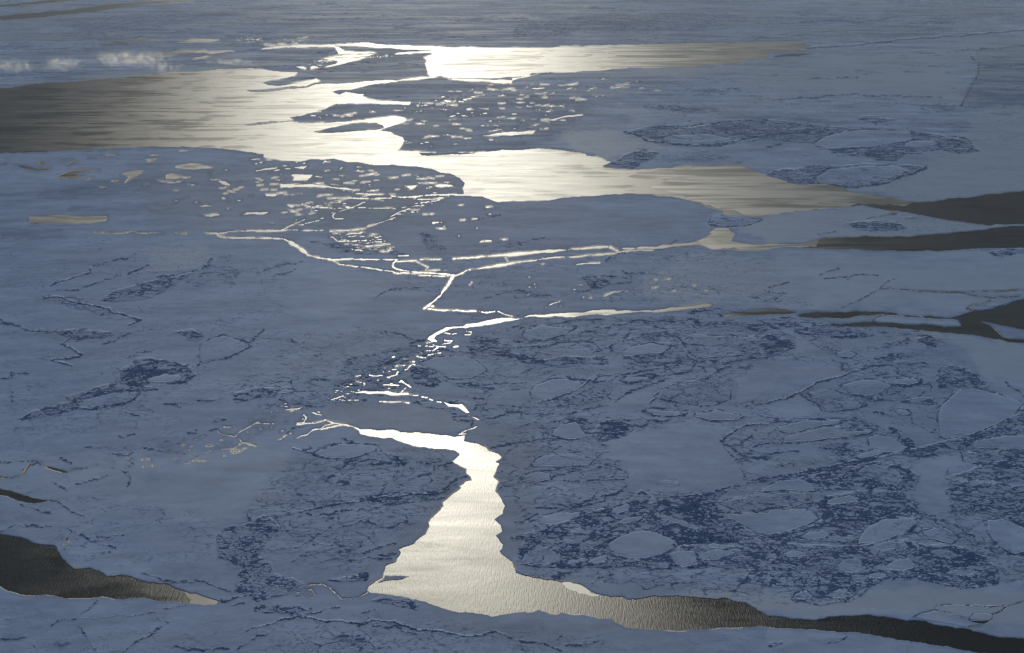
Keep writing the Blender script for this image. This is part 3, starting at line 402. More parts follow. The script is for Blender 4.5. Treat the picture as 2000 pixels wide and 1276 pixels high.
 ("13:0,1080 150,1040 240,1010 350,1000 500,1025 700,1040 900,1020 1100,1045 1200,1080 1340,1100 1500,1120 1620,1145 1740,1140 1860,1110 1994,1155;13:0,920 70,960 200,965 330,970 430,930;13:340,980 500,960 650,920;13:900,1030 910,1070 1020,1080 1090,1060 1160,1120 1300,1130 1340,1100;13:780,1040 800,1070 880,1040;13:730,980 850,960 930,940", 1.9, "long ragged ridge running along the bottom below the bright fan-shaped lead"),
 ("23:0,1170 100,1195 280,1220 380,1260;23:320,1190 390,1140;23:640,1190 720,1170;23:420,1215 560,1220 620,1200", 1.6, None),
 ("23:0,180 130,140 300,150 480,110 680,70 820,30 920,0;23:100,270 250,200 420,160 560,130 760,80;23:1160,80 1350,60 1500,40 1650,0;23:1600,100 1700,110 1900,60;23:1600,180 1750,185 1994,160;23:620,740 680,690 790,665;23:980,725 1040,780 1080,770", 2.2, None),
 ("23:70,590 160,600 300,580 500,540;23:0,385 150,370 300,300;23:0,280 130,230 200,190;23:440,490 560,480 700,430 840,370;23:350,580 480,545 600,560", 2.4, None),
 ("03:1690,370 1750,310 1850,270 1994,230;03:1690,380 1800,410 1940,440;03:1110,660 1250,700 1450,720 1600,720 1700,770 1800,800;03:1700,870 1850,840 1994,835;03:1800,905 1900,890;03:1994,1070 1920,1105;03:1994,1160 1850,1250;03:1360,1220 1550,1250 1780,1245;03:1280,930 1500,915;03:800,370 960,355;03:610,525 720,520 860,490;03:900,460 740,410 580,340;03:510,400 560,330 520,290", 1.5, None),
 ("03:0,860 50,850;03:0,1170 200,1150;03:400,1060 720,1010 1000,990 1200,960;03:1220,1000 1320,1035 1100,1170 960,1270;03:580,1020 760,870;03:600,1060 760,1276;03:0,340 60,310 130,275 400,290;03:160,120 400,190;03:220,210 330,130;03:450,90 560,180 720,220", .9, None),
 ("02:640,940 860,940 1040,920;02:930,840 960,860 1050,830;02:1270,890 1400,900 1440,870;02:1440,830 1640,800 1700,790;02:1500,780 1560,830;02:880,985 1000,1000 1050,960;02:1000,1030 1040,1070;02:1130,940 1290,975;02:320,1080 300,1040 100,1050 0,1045;02:180,1110 300,1050;02:470,1020 560,1055;02:420,1200 490,1245 520,1270;02:600,1220 850,1150;02:860,1090 1000,1150;02:1000,1130 990,1276", 1.1, None),
 ("02:1650,690 1760,720 1660,740;02:1100,610 1200,660 1150,650;02:1540,570 1720,560;02:1360,590 1500,600;02:1280,600 1400,620;02:980,660 1080,690;02:980,770 1070,785;02:1000,240 1180,190;02:860,300 950,340", 1.2, None),
]
FK = 'x'
FLOES = [
 ("10:0,954 120,942 285,936 270,948 100,965 0,976|00:1950,980 1895,972 1940,962", "thin dark ice sliver lying in the blazing western lead, leftmost of its islets", 'free'),
 ("10:430,1030 600,990 740,960 830,950 940,955 990,975 1000,998 930,1015 700,1030 500,1038", "dark lens-shaped ice island with bright pools in the blazing western lead", 'free'),
 ("10:0,700 120,688 270,672 390,672 470,640 480,655 380,688 260,695 170,708 0,720|00:1910,710 1950,698", "narrow dark ice strip at the top right corner of the blazing western lead", 'free'),
 ("10:100,632 200,620 290,592 370,578 455,600 430,614 300,630 180,648 120,640", "blunt dark ice islet between the two bright arms at the top of the western lead", 'free'),
 ("10:1265,1190 1500,1187 1750,1190 1640,1202 1330,1215 1290,1212", "long thin dark floe in the narrow neck where the western lead turns east", 'free'),
 ("13:1008,668 1045,672 1200,680 1100,708 965,725 930,738 990,695", "sharp dark triangular ice shard by the left shore of the bright fan-shaped lead", 'free'),
 ("31:1645,1228 1690,1230 1994,1290 2300,1340|32:2300,160 1994,100 1880,95 1830,80 1790,40 1720,-15", "pale finger of ice floating in the black lead at the right edge", 'free'),
 ("20:840,450 980,432 990,436 900,448", "tiny dark sliver afloat in the grey north-eastern lead", 'free'),
 ("11:1340,276 1400,268 1430,270 1380,278", None, 'free'),
 ("31:820,1231 890,1181 1200,1196 1480,1216 1510,1268 1350,1266 1200,1255 880,1241", "pale wedge-shaped plate between the two dark arms of the right-hand lead", 'plate'),
 ("31:1750,1047 1994,1032 2300,1010 2300,1040 1994,1058 1800,1108 1700,1138 1595,1145 1550,1130 1600,1100 1690,1095 1730,1070", "cracked pale plate above the black lead at the right edge", 'plate'),
 ("33:1290,935 1320,911 1600,907 1868,912 1750,975 1600,975 1560,1015 1420,966 1330,950", "large thin pale plate outlined by a hairline crack at the lower right", 'plate'),
 ("33:1570,1015 1600,977 1740,980 1755,1000 1722,1027 1650,1029", "small pale plate with a black slit of water under it at the lower right", 'plate'),
 ("33:1135,1003 1180,977 1330,951 1420,969 1560,1021 1690,1043 1640,1078 1500,1070 1200,1015", "long pale plate on the upper shore of the black lead at the lower right", 'plate'),
 ("23:740,430 830,370 950,330 1080,318 1160,355 1280,405 1240,450 1190,500 1080,530 940,540 840,525 790,480", "big smooth oval floe ringed by dark rubble, right of the bright fan-shaped lead", 'smooth'),
 ("23:200,240 330,185 540,170 530,210 430,250 300,280 220,270", "smooth elongated floe just above the rubble field near the bright lead", 'smooth'),
 ("23:760,180 800,140 900,105 930,130 900,165 820,195", "small smooth floe above and left of the slim spindle-shaped one", 'smooth'),
 ("23:800,265 870,225 1020,205 1020,230 900,270", "slim spindle-shaped floe directly above the big smooth oval floe", 'smooth'),
 ("23:1050,85 1090,55 1135,70 1120,100 1070,105", "tiny round pale floe at the crossing of two rubble bands", 'smooth'),
 ("23:430,315 500,298 555,305 530,325 460,330", "tiny flat floe inside the rubble, left of the big smooth oval floe", 'smooth'),
 ("23:370,400 430,385 495,405 480,430 400,420", "tiny flat floe above the cracked floe nearest the bright lead", 'smooth'),
 ("23:70,560 100,500 200,430 300,460 380,520 380,570 250,585 100,585", "cracked floe nearest the right shore of the bright fan-shaped lead", 'worn'),
 ("23:520,420 640,380 700,400 680,430 580,480 530,490", "small wavy-edged floe touching the left side of the big oval floe's rubble", 'worn'),
 ("23:380,590 480,550 580,525 570,560 480,580", "small flat sliver floe at the foot of the rubble field, left one of two", 'smooth'),
 ("23:580,570 650,530 740,500 740,555 640,585", "small blunt floe at the foot of the rubble field, right one of two", 'smooth'),
 ("23:1220,500 1300,475 1420,480 1440,540 1450,590 1320,610 1260,570", "smooth pentagonal floe just below right of the big oval floe", 'smooth'),
 ("23:1430,490 1560,470 1740,475 1700,510 1600,555 1480,565", "wedge-shaped smooth floe right of the pentagonal floe", 'smooth'),
 ("23:1480,450 1600,425 1730,425 1740,455 1600,465", "flat narrow floe lying along the top of the wedge-shaped floe", 'smooth'),
 ("23:1110,190 1200,200 1330,245 1450,290 1480,315 1380,310 1230,250 1130,215", "narrow smooth tongue of ice slanting down right through the rubble", 'smooth'),
 ("23:1210,90 1290,75 1370,85 1300,140 1230,130", "small four-cornered floe right of the tiny round one", 'worn'),
 ("23:1690,200 1800,185 1994,180|33:0,160 330,165 400,230 300,280 150,330 0,360|23:1900,340 1820,290 1740,250", "wide smooth floe with a pointed left end in the rubble of the lower right", 'smooth'),
 ("23:1600,100 1750,60 1900,30|33:0,50 200,20 330,50 350,110 200,140 0,148|23:1800,180", "wide worn floe stacked directly above the wide smooth pointed floe", 'worn'),
 ("33:700,400 760,310 900,230 1160,215 1130,290 1060,350 900,400 700,435", "pale leaf-shaped floe at the lower right, its tip towards the upper right", 'smooth'),
 ("33:240,370 330,330 430,315 490,345 440,385 300,395", "small pale kidney-shaped floe left of the leaf-shaped floe", 'smooth'),
 ("33:440,120 500,70 640,40 720,70 680,100 540,120", "small smooth floe above the swirl of broken ice near the lower right", 'smooth'),
 ("33:1710,340 1700,240 1830,225 1994,300 2200,350 2200,470 1994,490 1920,510 1840,470 1750,400", "pale four-sided floe cut by the right edge of the picture", 'smooth'),
 ("33:910,600 980,555 1090,535 1150,580 1130,620 1040,640 940,625", "small smooth almond-shaped floe left of the dark swirled rubble oval", 'smooth'),
 ("33:540,590 600,545 680,535 740,575 730,630 640,650 570,630", "small round speckled floe, pale like a coin, at the lower right", 'worn'),
 ("33:760,665 850,650 930,660 900,690 790,690", "small flat floe right below the round speckled floe", 'smooth'),
 ("33:790,440 900,410 1050,405 1100,440 1050,480 900,480", "flat floe just below the leaf-shaped floe", 'worn'),
 ("33:120,500 200,475 290,490 280,525 150,530", "small flat floe left of the round speckled floe, in the dark rubble", 'smooth'),
 ("33:1430,640 1500,600 1600,600 1620,640 1560,680 1460,670", "pale floe in the middle of the dark swirled rubble oval", 'worn'),
 ("33:180,850 220,810 300,790 350,830 300,865", "small rimmed floe at the left foot of the lower right rubble", 'worn'),
 ("33:490,800 560,770 620,790 610,850 500,850", "small floe next to the rimmed one at the foot of the lower right rubble", 'plain'),
 ("33:1180,330 1330,290 1440,330 1480,380 1430,430 1280,390", "greyish floe between the leaf-shaped floe and the one at the right edge", 'plain'),
 ("32:1340,850 1320,700 1350,600 1480,490 1600,470 1800,520 1994,590 1900,700 1700,790 1500,850 1380,870", "great smooth floe near the right edge, the largest of the right half", 'smooth'),
 ("32:770,850 850,830 960,850 1030,900 1100,940 1000,975 900,975 790,940", "smooth rounded floe touching the long dark ridge, left of the great smooth floe", 'smooth'),
 ("32:690,1130 760,1075 850,1065 980,1100 1050,1160 1000,1230 850,1200 740,1170", "pale oval floe marked with scratch lines inside the dark rubble crescent", 'worn'),
 ("32:680,1010 720,980 830,955 900,980 800,1010 720,1025", "small pale floe on the upper side of the long dark ridge", 'smooth'),
 ("32:0,1230 100,1185 250,1180 350,1230 370,1276|33:0,20|23:1900,20", "blunt smooth floe at the left foot of the dark rubble crescent", 'plain'),
 ("32:420,640 350,570 300,500 460,480 600,520 740,600 700,635 480,655", "worn floe with a dark curved lower rim left of the great smooth floe", 'worn'),
 ("32:560,450 700,410 850,405 970,450 850,520 760,540 650,520", "smooth floe in the upper middle of the right half's cracked field", 'plain'),
 ("32:990,660 1030,630 1090,640 1100,680 1050,690", "tiny round pale floe left of the great smooth floe", 'smooth'),
 ("32:520,200 600,175 690,205 640,240 550,228", "tiny pale round floe with a dark rim below the right-hand lead", 'smooth'),
 ("32:70,770 300,722 560,717 560,745 330,785 160,830 80,800", "long flat floe with a hooked left end in the right half", 'plain'),
 ("32:130,850 400,775 560,760 620,810 840,800 780,830 500,870 110,900", "long flat floe lying under the one with the hooked end", 'plain'),
 ("32:1610,880 1850,840 1994,840 2200,840 2200,950 1994,950 1600,940", "dim flat floe at the right edge under the long dark ridge", 'plain'),
 ("32:1500,970 1700,960 1850,1000 1880,1040 1600,1060 1520,1040", "worn flat floe between the ridge and the rubble by the right edge", 'worn'),
 ("32:1440,1190 1500,1170 1570,1185 1540,1205", "small flat oval floe in the dark rubble by the right edge, left one", 'smooth'), ("32:1620,1190 1700,1185 1810,1200 1750,1225", "flat oval floe in the dark rubble by the right edge, the wider right one", 'smooth'), ("32:1630,1070 1660,1065 1690,1075 1650,1090", "speck-like round pale floe at the top of the dark rubble by the right edge", 'smooth'), ("32:1830,1210 1950,1200 2050,1230 1900,1250", None, 'smooth'),
 ("32:1000,400 1160,400 1180,430 1100,455 970,440", "flat smooth floe above the small solid rubble sliver", 'plain'),
 ("22:310,840 320,800 380,760 500,730 545,790 590,850 500,872 380,865", "pale half-moon floe in a dark rubble ring, right of the bend of the bright lead", 'smooth'),
 ("22:140,500 200,440 300,400 430,400 550,430 500,490 380,530 240,570 150,545", "pale blunt floe with a thin rim above the half-moon floe", 'plain'),
 ("22:850,190 950,140 1080,118 1200,130 1230,160 1150,205 1000,212 870,225", "pale almond floe with a thick dark rim on its right end", 'smooth'),
 ("22:1030,650 1080,632 1250,650 1360,680 1230,693 1100,687", "small cigar-shaped floe left of the dim coin-shaped one", 'plain'),
 ("22:1420,700 1430,660 1600,640 1810,690 1750,724 1550,727", "dim coin-shaped floe with a thin lower rim in the right half", 'plain'),
 ("22:850,390 1000,382 1150,378 1050,402 900,425", "thin wedge floe pinched between two parallel ridges", 'plain'),
 ("22:1130,550 1150,490 1250,445 1400,425 1500,400 1700,480 1700,560 1550,610 1400,598 1280,580", "large dim worn floe with a scalloped left side in the right half", 'worn'),
 ("22:150,1080 180,1030 260,990 500,990 640,1030 600,1075 400,1090", "flat floe above the trapezium one, close right of the bright lead", 'plain'),
 ("22:80,1200 90,1150 200,1120 290,1140 310,1190 200,1210", "small grey floe at the right shore of the narrow bright lead", 'plain'),
 ("22:1380,190 1330,110 1400,60 1700,60 1880,65 1950,110 1880,210 1550,235 1430,230", "worn floe whose right end meets the compact dark rubble ball", 'worn'),
 ("22:1130,1200 1200,1198 1300,1205 1300,1225 1240,1240 1150,1222", "tiny floe in a lone dark rubble ring on bare smooth ice", 'smooth'),
 ("22:80,60 100,20 200,-10 500,0 400,60 200,100 100,95", "pale rounded floe just below the beige end of the narrow lead", 'plain'),
 ("22:640,425 680,385 740,380 720,420", None, 'plain'),
 ("12:160,500 220,478 290,480 300,495 230,515 170,515", "tiny pale island floe inside the rubble patch left of the bright slits", 'smooth'),
 ("12:450,980 650,905 880,908 940,953 850,990 720,1025 560,1018", "triangular floe between ridge forks left of the narrow bright lead", 'plain'),
 ("12:1270,280 1400,230 1550,220 1700,240 1800,330 1700,390 1500,400 1400,340", "smooth oval floe right of the beaded bright crack", 'plain'),
 ("12:1250,570 1450,590 1550,640 1400,628 1300,620", "small smooth sliver floe under the bright dashed crack", 'plain'),
 ("12:1500,580 1600,570 1720,600 1700,640 1650,640 1600,600", "small pale floe at the elbow of the bright dashed crack", 'plain'),
 ("02:1560,130 1680,72 1740,60 1920,120 1950,150 1800,220 1560,268 1550,200", "pale pointed floe outlined by thin ridges at the left of the picture", 'plain'),
 ("02:1140,400 1280,360 1430,378 1400,405 1300,430 1150,425", "flat pale floe inside the head of the arrowhead rubble patch", 'smooth'),
 ("02:650,570 850,510 1080,495 1040,560 980,585 820,605 640,625 610,590", "long pale floe inside the middle of the arrowhead rubble patch", 'worn'),
 ("02:1220,300 1290,285 1325,290 1280,308", "tiny pale slit floe in the upper part of the arrowhead rubble patch", 'smooth'),
 ("30:350,1120 450,1060 600,1022 900,1012 1100,1017 1130,1080 1000,1110 830,1143 500,1158 380,1140", "large smooth floe enclosed by the right spectacle ring on the far ice", 'smooth'),
 ("30:1060,1120 1150,1092 1290,1100 1330,1125 1200,1148 1080,1143", "small smooth floe tucked against the right end of the far ring", 'smooth'),
 ("20:1150,1080 1250,1052 1500,1040 1700,1080 1720,1108 1550,1128 1250,1118", "worn floe enclosed by the left spectacle ring on the far ice", 'worn'),
 ("31:360,110 480,42 700,17 1000,12 1100,50 950,110 750,158 550,168 400,150", "speckled lens floe inside the rubble above the olive eastern water", 'worn'),
 ("21:1530,465 1560,405 1700,400 1860,427 1950,437 1850,475 1700,487 1560,485", "dark-rimmed floe wedged at the fork of the eastern leads", 'worn'),
]


# ------------------------------------------------------------------ open water: signed field, positive in water
WAT = np.full(GX.shape, -7.0)
for s in LEADS:
    (jy, ix), sd_ = poly_sdf(rough(P(s), 0.07), 7)
    np.maximum(WAT[jy, ix], sd_, out=WAT[jy, ix])
for s, wd in CHANNELS:
    p = P(s); cum = rough(p, 0.06, False, 3.0)
    wf = wd*0.5
    ww = [max(0.0, 0.9*wf*(.8+0.55*math.sin(i*0.37+wd*9)*math.sin(i*.11+2)+rng.uniform(-.45, .45))) for i in range(len(cum))]
    f = np.full(GX.shape, 9.0, np.float32) if False else None
    mx = np.array(cum); jy, ix = win(mx[:, 0].min()-9, mx[:, 0].max()+9, mx[:, 1].min()-9, mx[:, 1].max()+9)
    tmp = np.full(GX.shape, 7.0); seg_dist(tmp, cum, False, 4, ww)
    np.maximum(WAT[jy, ix], -tmp[jy, ix], out=WAT[jy, ix])
def in_poly(x, y, p):
    c = False; n = len(p)
    for i in range(n):
        (x1, y1), (x2, y2) = p[i], p[(i+1) % n]
        if (y1 > y) != (y2 > y) and x < (x2-x1)*(y-y1)/(y2-y1)+x1: c = not c
    return c
nzC0 = fbm(UX*6, UY*6, 3, 51)
for s, cnt, a0, a1, b0, b1 in OPENINGS:
    cnt = int(cnt*.8)
    p = P(s); bx = [q[0] for q in p]; by = [q[1] for q in p]
    placed = 0; tries = 0
    while placed < cnt and tries < cnt*30:
        tries += 1
        x = rng.uniform(min(bx), max(bx)); y = rng.uniform(min(by), max(by))
        if not in_poly(x, y, p): continue
        placed += 1
        u = rng.random()**2.2
        a = a0+(a1-a0)*u; b = b0+(b1-b0)*u*rng.uniform(.5, 1)
        th = rng.gauss(-0.06, 0.10)
        for part in range(1 if a < 3 else 2):
            xx = x + (rng.uniform(-.7, .7)*a if part else 0); yy = y+(rng.uniform(-.5, .5)*b if part else 0)
            jy, ix = win(xx-a-6, xx+a+6, yy-b-6, yy+b+6)
            dx = GX[jy, ix]-xx; dy = GY[jy, ix]-yy
            u_ = dx*math.cos(th)+dy*math.sin(th); v_ = -dx*math.sin(th)+dy*math.cos(th)
            q = np.sqrt((u_/a)**2+(v_/b)**2)
            np.maximum(WAT[jy, ix], (1-q+.25*nzC0[jy, ix])*b*1.1, out=WAT[jy, ix])

LAB = np.zeros(GX.shape, np.int32)
RUB = np.zeros(GX.shape)                     # share of broken, refrozen dark ice, with rubble and ridge shade painted in
TONE = np.zeros(GX.shape)                    # paler snow (+) / thinner greyer ice (-)
GREY = np.zeros(GX.shape)                    # young grey ice without snow
HGT = np.zeros(GX.shape); QUIET = np.ones(GX.shape)
objs_info = []                               # (name, label, category, group)
nzA = fbm(UX*1.9, UY*1.9, 4, 11); nzB = fbm(UX*0.55, UY*0.55, 4, 31); nzC = fbm(UX*6, UY*6, 3, 51)
# large soft zones
for s, dt, dg, soft in ZONES:
    p = rough(P(s), 0.06)
    (jy, ix), sdv = poly_sdf(p, int(max(8, soft*2.5)))
    m = smooth(sdv + nzA[jy, ix]*(soft*1.2+6) + nzB[jy, ix]*soft*1.5, -soft, soft)
    TONE[jy, ix] += dt*m; GREY[jy, ix] = np.maximum(GREY[jy, ix], dg*m)
# rubble
for s, dens, label, grp in RUBBLE:
    p = rough(P(s), 0.10)
    (jy, ix), sdv = poly_sdf(p, 8)
    n1 = nzA[jy, ix]; n2 = nzB[jy, ix]
    m = smooth(sdv + 7*n1, -2.5, 5.0)
    v = m*np.clip(.86*dens*(1+0.55*n2+0.45*n1), 0.0, 1.0)
    RUB[jy, ix] = np.maximum(RUB[jy, ix], v)
    if label:
        objs_info.append(('ice_rubble', label, 'rubble ice', grp or 'patches of broken rubble ice'))
        L = LAB[jy, ix]; L[(sdv > 0.5)] = len(objs_info)
# ridges, their shaded near sides painted as dark lines
for s, wd, label in RIDGES:
    for piece in s.split(';'):
        cum = rough(P(piece.strip()), 0.10, False, 3.0)
        ww = [wd*rng.uniform(.1, 1.5)*0.5 for _ in cum]
        tmp = np.full(GX.shape, 7.0); mx = np.array(cum)
        seg_dist(tmp, cum, False, 5, ww)
        jy, ix = win(mx[:, 0].min()-9, mx[:, 0].max()+9, mx[:, 1].min()-9, mx[:, 1].max()+9)
        t = tmp[jy, ix] - 1.3*nzC[jy, ix] - 0.8*nzA[jy, ix]
        v = smooth(-t, -1.0, 0.5)*np.clip(1.08+0.9*nzA[jy, ix], 0.3, 1)
        RUB[jy, ix] = np.maximum(RUB[jy, ix], v)
        halo = smooth(-tmp[jy, ix], -5, -1)*0.30*np.clip(0.5+2*nzA[jy, ix], 0, 1)
        RUB[jy, ix] = np.maximum(RUB[jy, ix], halo)
        HGT[jy, ix] = np.maximum(HGT[jy, ix], 0.12*smooth(-tmp[jy, ix], -1.5, 0.5)*np.clip(.6+1.5*nzC[jy, ix], 0, 1.3))
        if label:
            if piece is s.split(';')[0] or piece == s.split(';')[0]:
                objs_info.append(('pressure_ridge', label, 'ice ridge', 'dark pressure ridges across the ice')); lid = len(objs_info)
            if piece == s.split(';')[0]:
                L = LAB[jy, ix]; L[(tmp[jy, ix] < 1.3)] = lid
# floes
for s, label, kind in FLOES:
    p = rough(P(s), 0.05)
    (jy, ix), sdv = poly_sdf(p, 7)
    n1 = nzA[jy, ix]; n3 = nzC[jy, ix]
    if kind == 'free':                         # afloat in a lead: cut the water away
        W = WAT[jy, ix]; np.minimum(W, -sdv, out=W)
        RUB[jy, ix] *= (1-smooth(sdv, -1, 1)); TONE[jy, ix] -= 0.15*smooth(sdv, -1, 1)
    else:
        k = 0.12 if kind == 'plain' else (0.30 if kind == 'worn' else 0.0)
        ins = smooth(sdv, 0.0, 2.0)
        RUB[jy, ix] = RUB[jy, ix]*(1-ins) + ins*k*np.clip(.5+n1*1.5, 0, 1)
        rw = 0.75 if kind != 'plate' else 0.45
        rim = smooth(-(np.abs(sdv+0.5)-rw-1.2*n3-0.6*n1), -0.8, 0.6)*np.clip(1.0+1.3*n1, .25, 1)
        RUB[jy, ix] = np.maximum(RUB[jy, ix], rim*(0.95 if kind != 'plate' else 0.8))
        QUIET[jy, ix] *= 1 - ins*{'plain': .5, 'smooth': .7, 'worn': .15, 'plate': .97}[kind]
        TONE[jy, ix] += (0.05 if kind in ('smooth', 'plate') else .02)*ins + 0.05*smooth(-(np.abs(sdv-2.2)-.8), -.6, .3)
        HGT[jy, ix] = np.maximum(HGT[jy, ix], 0.08*ins)
    if label:
        objs_info.append(('ice_floe', label, 'ice floe', 'ice floes afloat in the open water' if kind == 'free' else ('flat plates of cracked ice' if kind == 'plate' else 'floes frozen into the ice sheet')))
        L = LAB[jy, ix]; L[sdv > -0.3] = len(objs_info)
        if kind in ('smooth', 'worn', 'plain'):
            objs_info.append(('floe_rim', len(objs_info), None, None)); L[(sdv > -0.3) & (sdv < 1.7)] = len(objs_info)  # raised rim of the floe, the band of faces along its outline
print('objects', len(objs_info))

# general texture of the sheet
TONE += 0.16*nzB + 0.12*fbm(WX/3800, WY/3800, 5, 71) + 0.10*nzA
far = smooth(DIST, 16000, 34000)
streak = fbm(UX*0.35+UY*0.05, UY*1.3, 5, 91)
TONE += (0.32+0.75*far)*streak*0.9
GREY = np.maximum(GREY, far*0.75*smooth(fbm(UX*0.22+9, UY*1.0, 4, 131), -.05, .35)); GREY = np.maximum(GREY, .5*smooth(fbm(UX*0.3+4, UY*.8, 4, 151), .05, .5)*smooth(WX, 500, 4500))
n5 = fbm(UX*0.45+3, UY*2.2, 5, 171); n6 = fbm(UX*0.6+8, UY*2.8, 5, 191); n7 = fbm(UX*1.6+2, UY*3.0, 5, 211)
TONE += (.10+.42*far)*smooth(.035-np.abs(n5), -.035, .03)*smooth(nzB, -.2, .3) - (.12+.40*far)*smooth(.03-np.abs(n6), -.03, .03)*smooth(-nzB, -.25, .3)
TONE += .22*n7
AZ = np.arctan2(WX, WY); LR = np.log(DIST)
n8 = fbm(AZ*42, LR*42, 5, 231, .6); n9 = fbm(AZ*16+5, LR*16, 4, 251); mid = smooth(DIST, 11000, 24000)*(1-smooth(WAT, -8, -2))
TONE += mid*(.55*n8 + .25*n9)
RUB = np.maximum(RUB, mid*(.12+.42*far)*smooth(n8, .16, .42)*smooth(n9, -.1, .25))
RUB = np.maximum(RUB, .75*far*smooth(.02-np.abs(fbm(AZ*14+2, LR*20, 5, 271)), -.02, .012)*smooth(n9, -.15, .2))
# background cracking of the pack, by region
CRK = np.zeros(GX.shape)
for s, dens in CRACKED:
    p = rough(P(s), 0.06)
    (jy, ix), sdv = poly_sdf(p, 40)
    C = CRK[jy, ix]; np.maximum(C, dens*smooth(sdv+14*nzB[jy, ix], -16, 26), out=C)
CRK = np.clip(CRK*(0.7+1.1*nzB), 0, 1)
wet = smooth(WAT, -7, -1)
TONE -= 0.28*wet                              # thin wet margin beside the leads
CRK *= (1-wet)
FRESH = smooth(WAT, -3.2, -1.2)*smooth(nzB + .6*nzA, .02, .22)
HGT += 0.2*nzC*np.clip(RUB*2, 0.1, 1)
ICE_Z = 1.5
zz = np.where(WAT > 0, ICE_Z - np.clip(WAT*6, 0, 5), ICE_Z + HGT)
shelf = smooth(WAT, -0.45, 0.6)
zz = (ICE_Z+HGT)*(1-shelf) + (-4.0)*shelf

# ------------------------------------------------------------------ materials
def new_mat(name):
    m = bpy.data.materials.new(name); m.use_nodes = True; n = m.node_tree; n.nodes.clear()
    return m, n
class NB:
    def __init__(s, tree): s.t = tree
    def n(s, typ, **kw):
        nd = s.t.nodes.new(typ)
        for k, v in kw.items(): setattr(nd, k, v)
        return nd
    def l(s, a, b): s.t.links.new(a, b)
    def m(s, op, a, b=None, c=None, clamp=False):
        nd = s.n('ShaderNodeMath', operation=op, use_clamp=clamp)
        for i, v in enumerate((a, b, c)):
            if v is None: continue
            if isinstance(v, (int, float)): nd.inputs[i].default_value = v
            else: s.l(v, nd.inputs[i])
        return nd.outputs[0]
    def ramp(s, v, a, b, lo=0.0, hi=1.0, smooth=True):
        nd = s.n('ShaderNodeMapRange', interpolation_type='SMOOTHSTEP' if smooth else 'LINEAR')
        s.l(v, nd.inputs[0])
        for i, q in zip((1, 2, 3, 4), (a, b, lo, hi)):
            if isinstance(q, (int, float)): nd.inputs[i].default_value = q
            else: s.l(q, nd.inputs[i])
        return nd.outputs[0]
    def mix(s, f, a, b):
        nd = s.n('ShaderNodeMix', data_type='RGBA')
        if isinstance(f, (int, float)): nd.inputs[0].default_value = f
        else: s.l(f, nd.inputs[0])
        for i, v in ((6, a), (7, b)):
            if isinstance(v, tuple): nd.inputs[i].default_value = (*v, 1)
            else: s.l(v, nd.inputs[i])
        return nd.outputs[2]
    def noise(s, vec, scale, detail=4, rough=.55, dist=0.0):
        nd = s.n('ShaderNodeTexNoise'); s.l(vec, nd.inputs['Vector'])
        nd.inputs['Scale'].default_value = scale; nd.inputs['Detail'].default_value = detail
        nd.inputs['Roughness'].default_value = rough; nd.inputs['Distortion'].default_value = dist
        return nd.outputs['Fac']
    def attr(s, name, out='Fac'):
        nd = s.n('ShaderNodeAttribute', attribute_name=name); return nd.outputs[out]
    def vmath(s, op, a, b=None, scale=None):
        nd = s.n('ShaderNodeVectorMath', operation=op)
        s.l(a, nd.inputs[0])
        if b is not None:
            if isinstance(b, tuple): nd.inputs[1].default_value = b
            else: s.l(b, nd.inputs[1])
        if scale is not None: nd.inputs['Scale'].default_value = scale
        return nd.outputs[0]

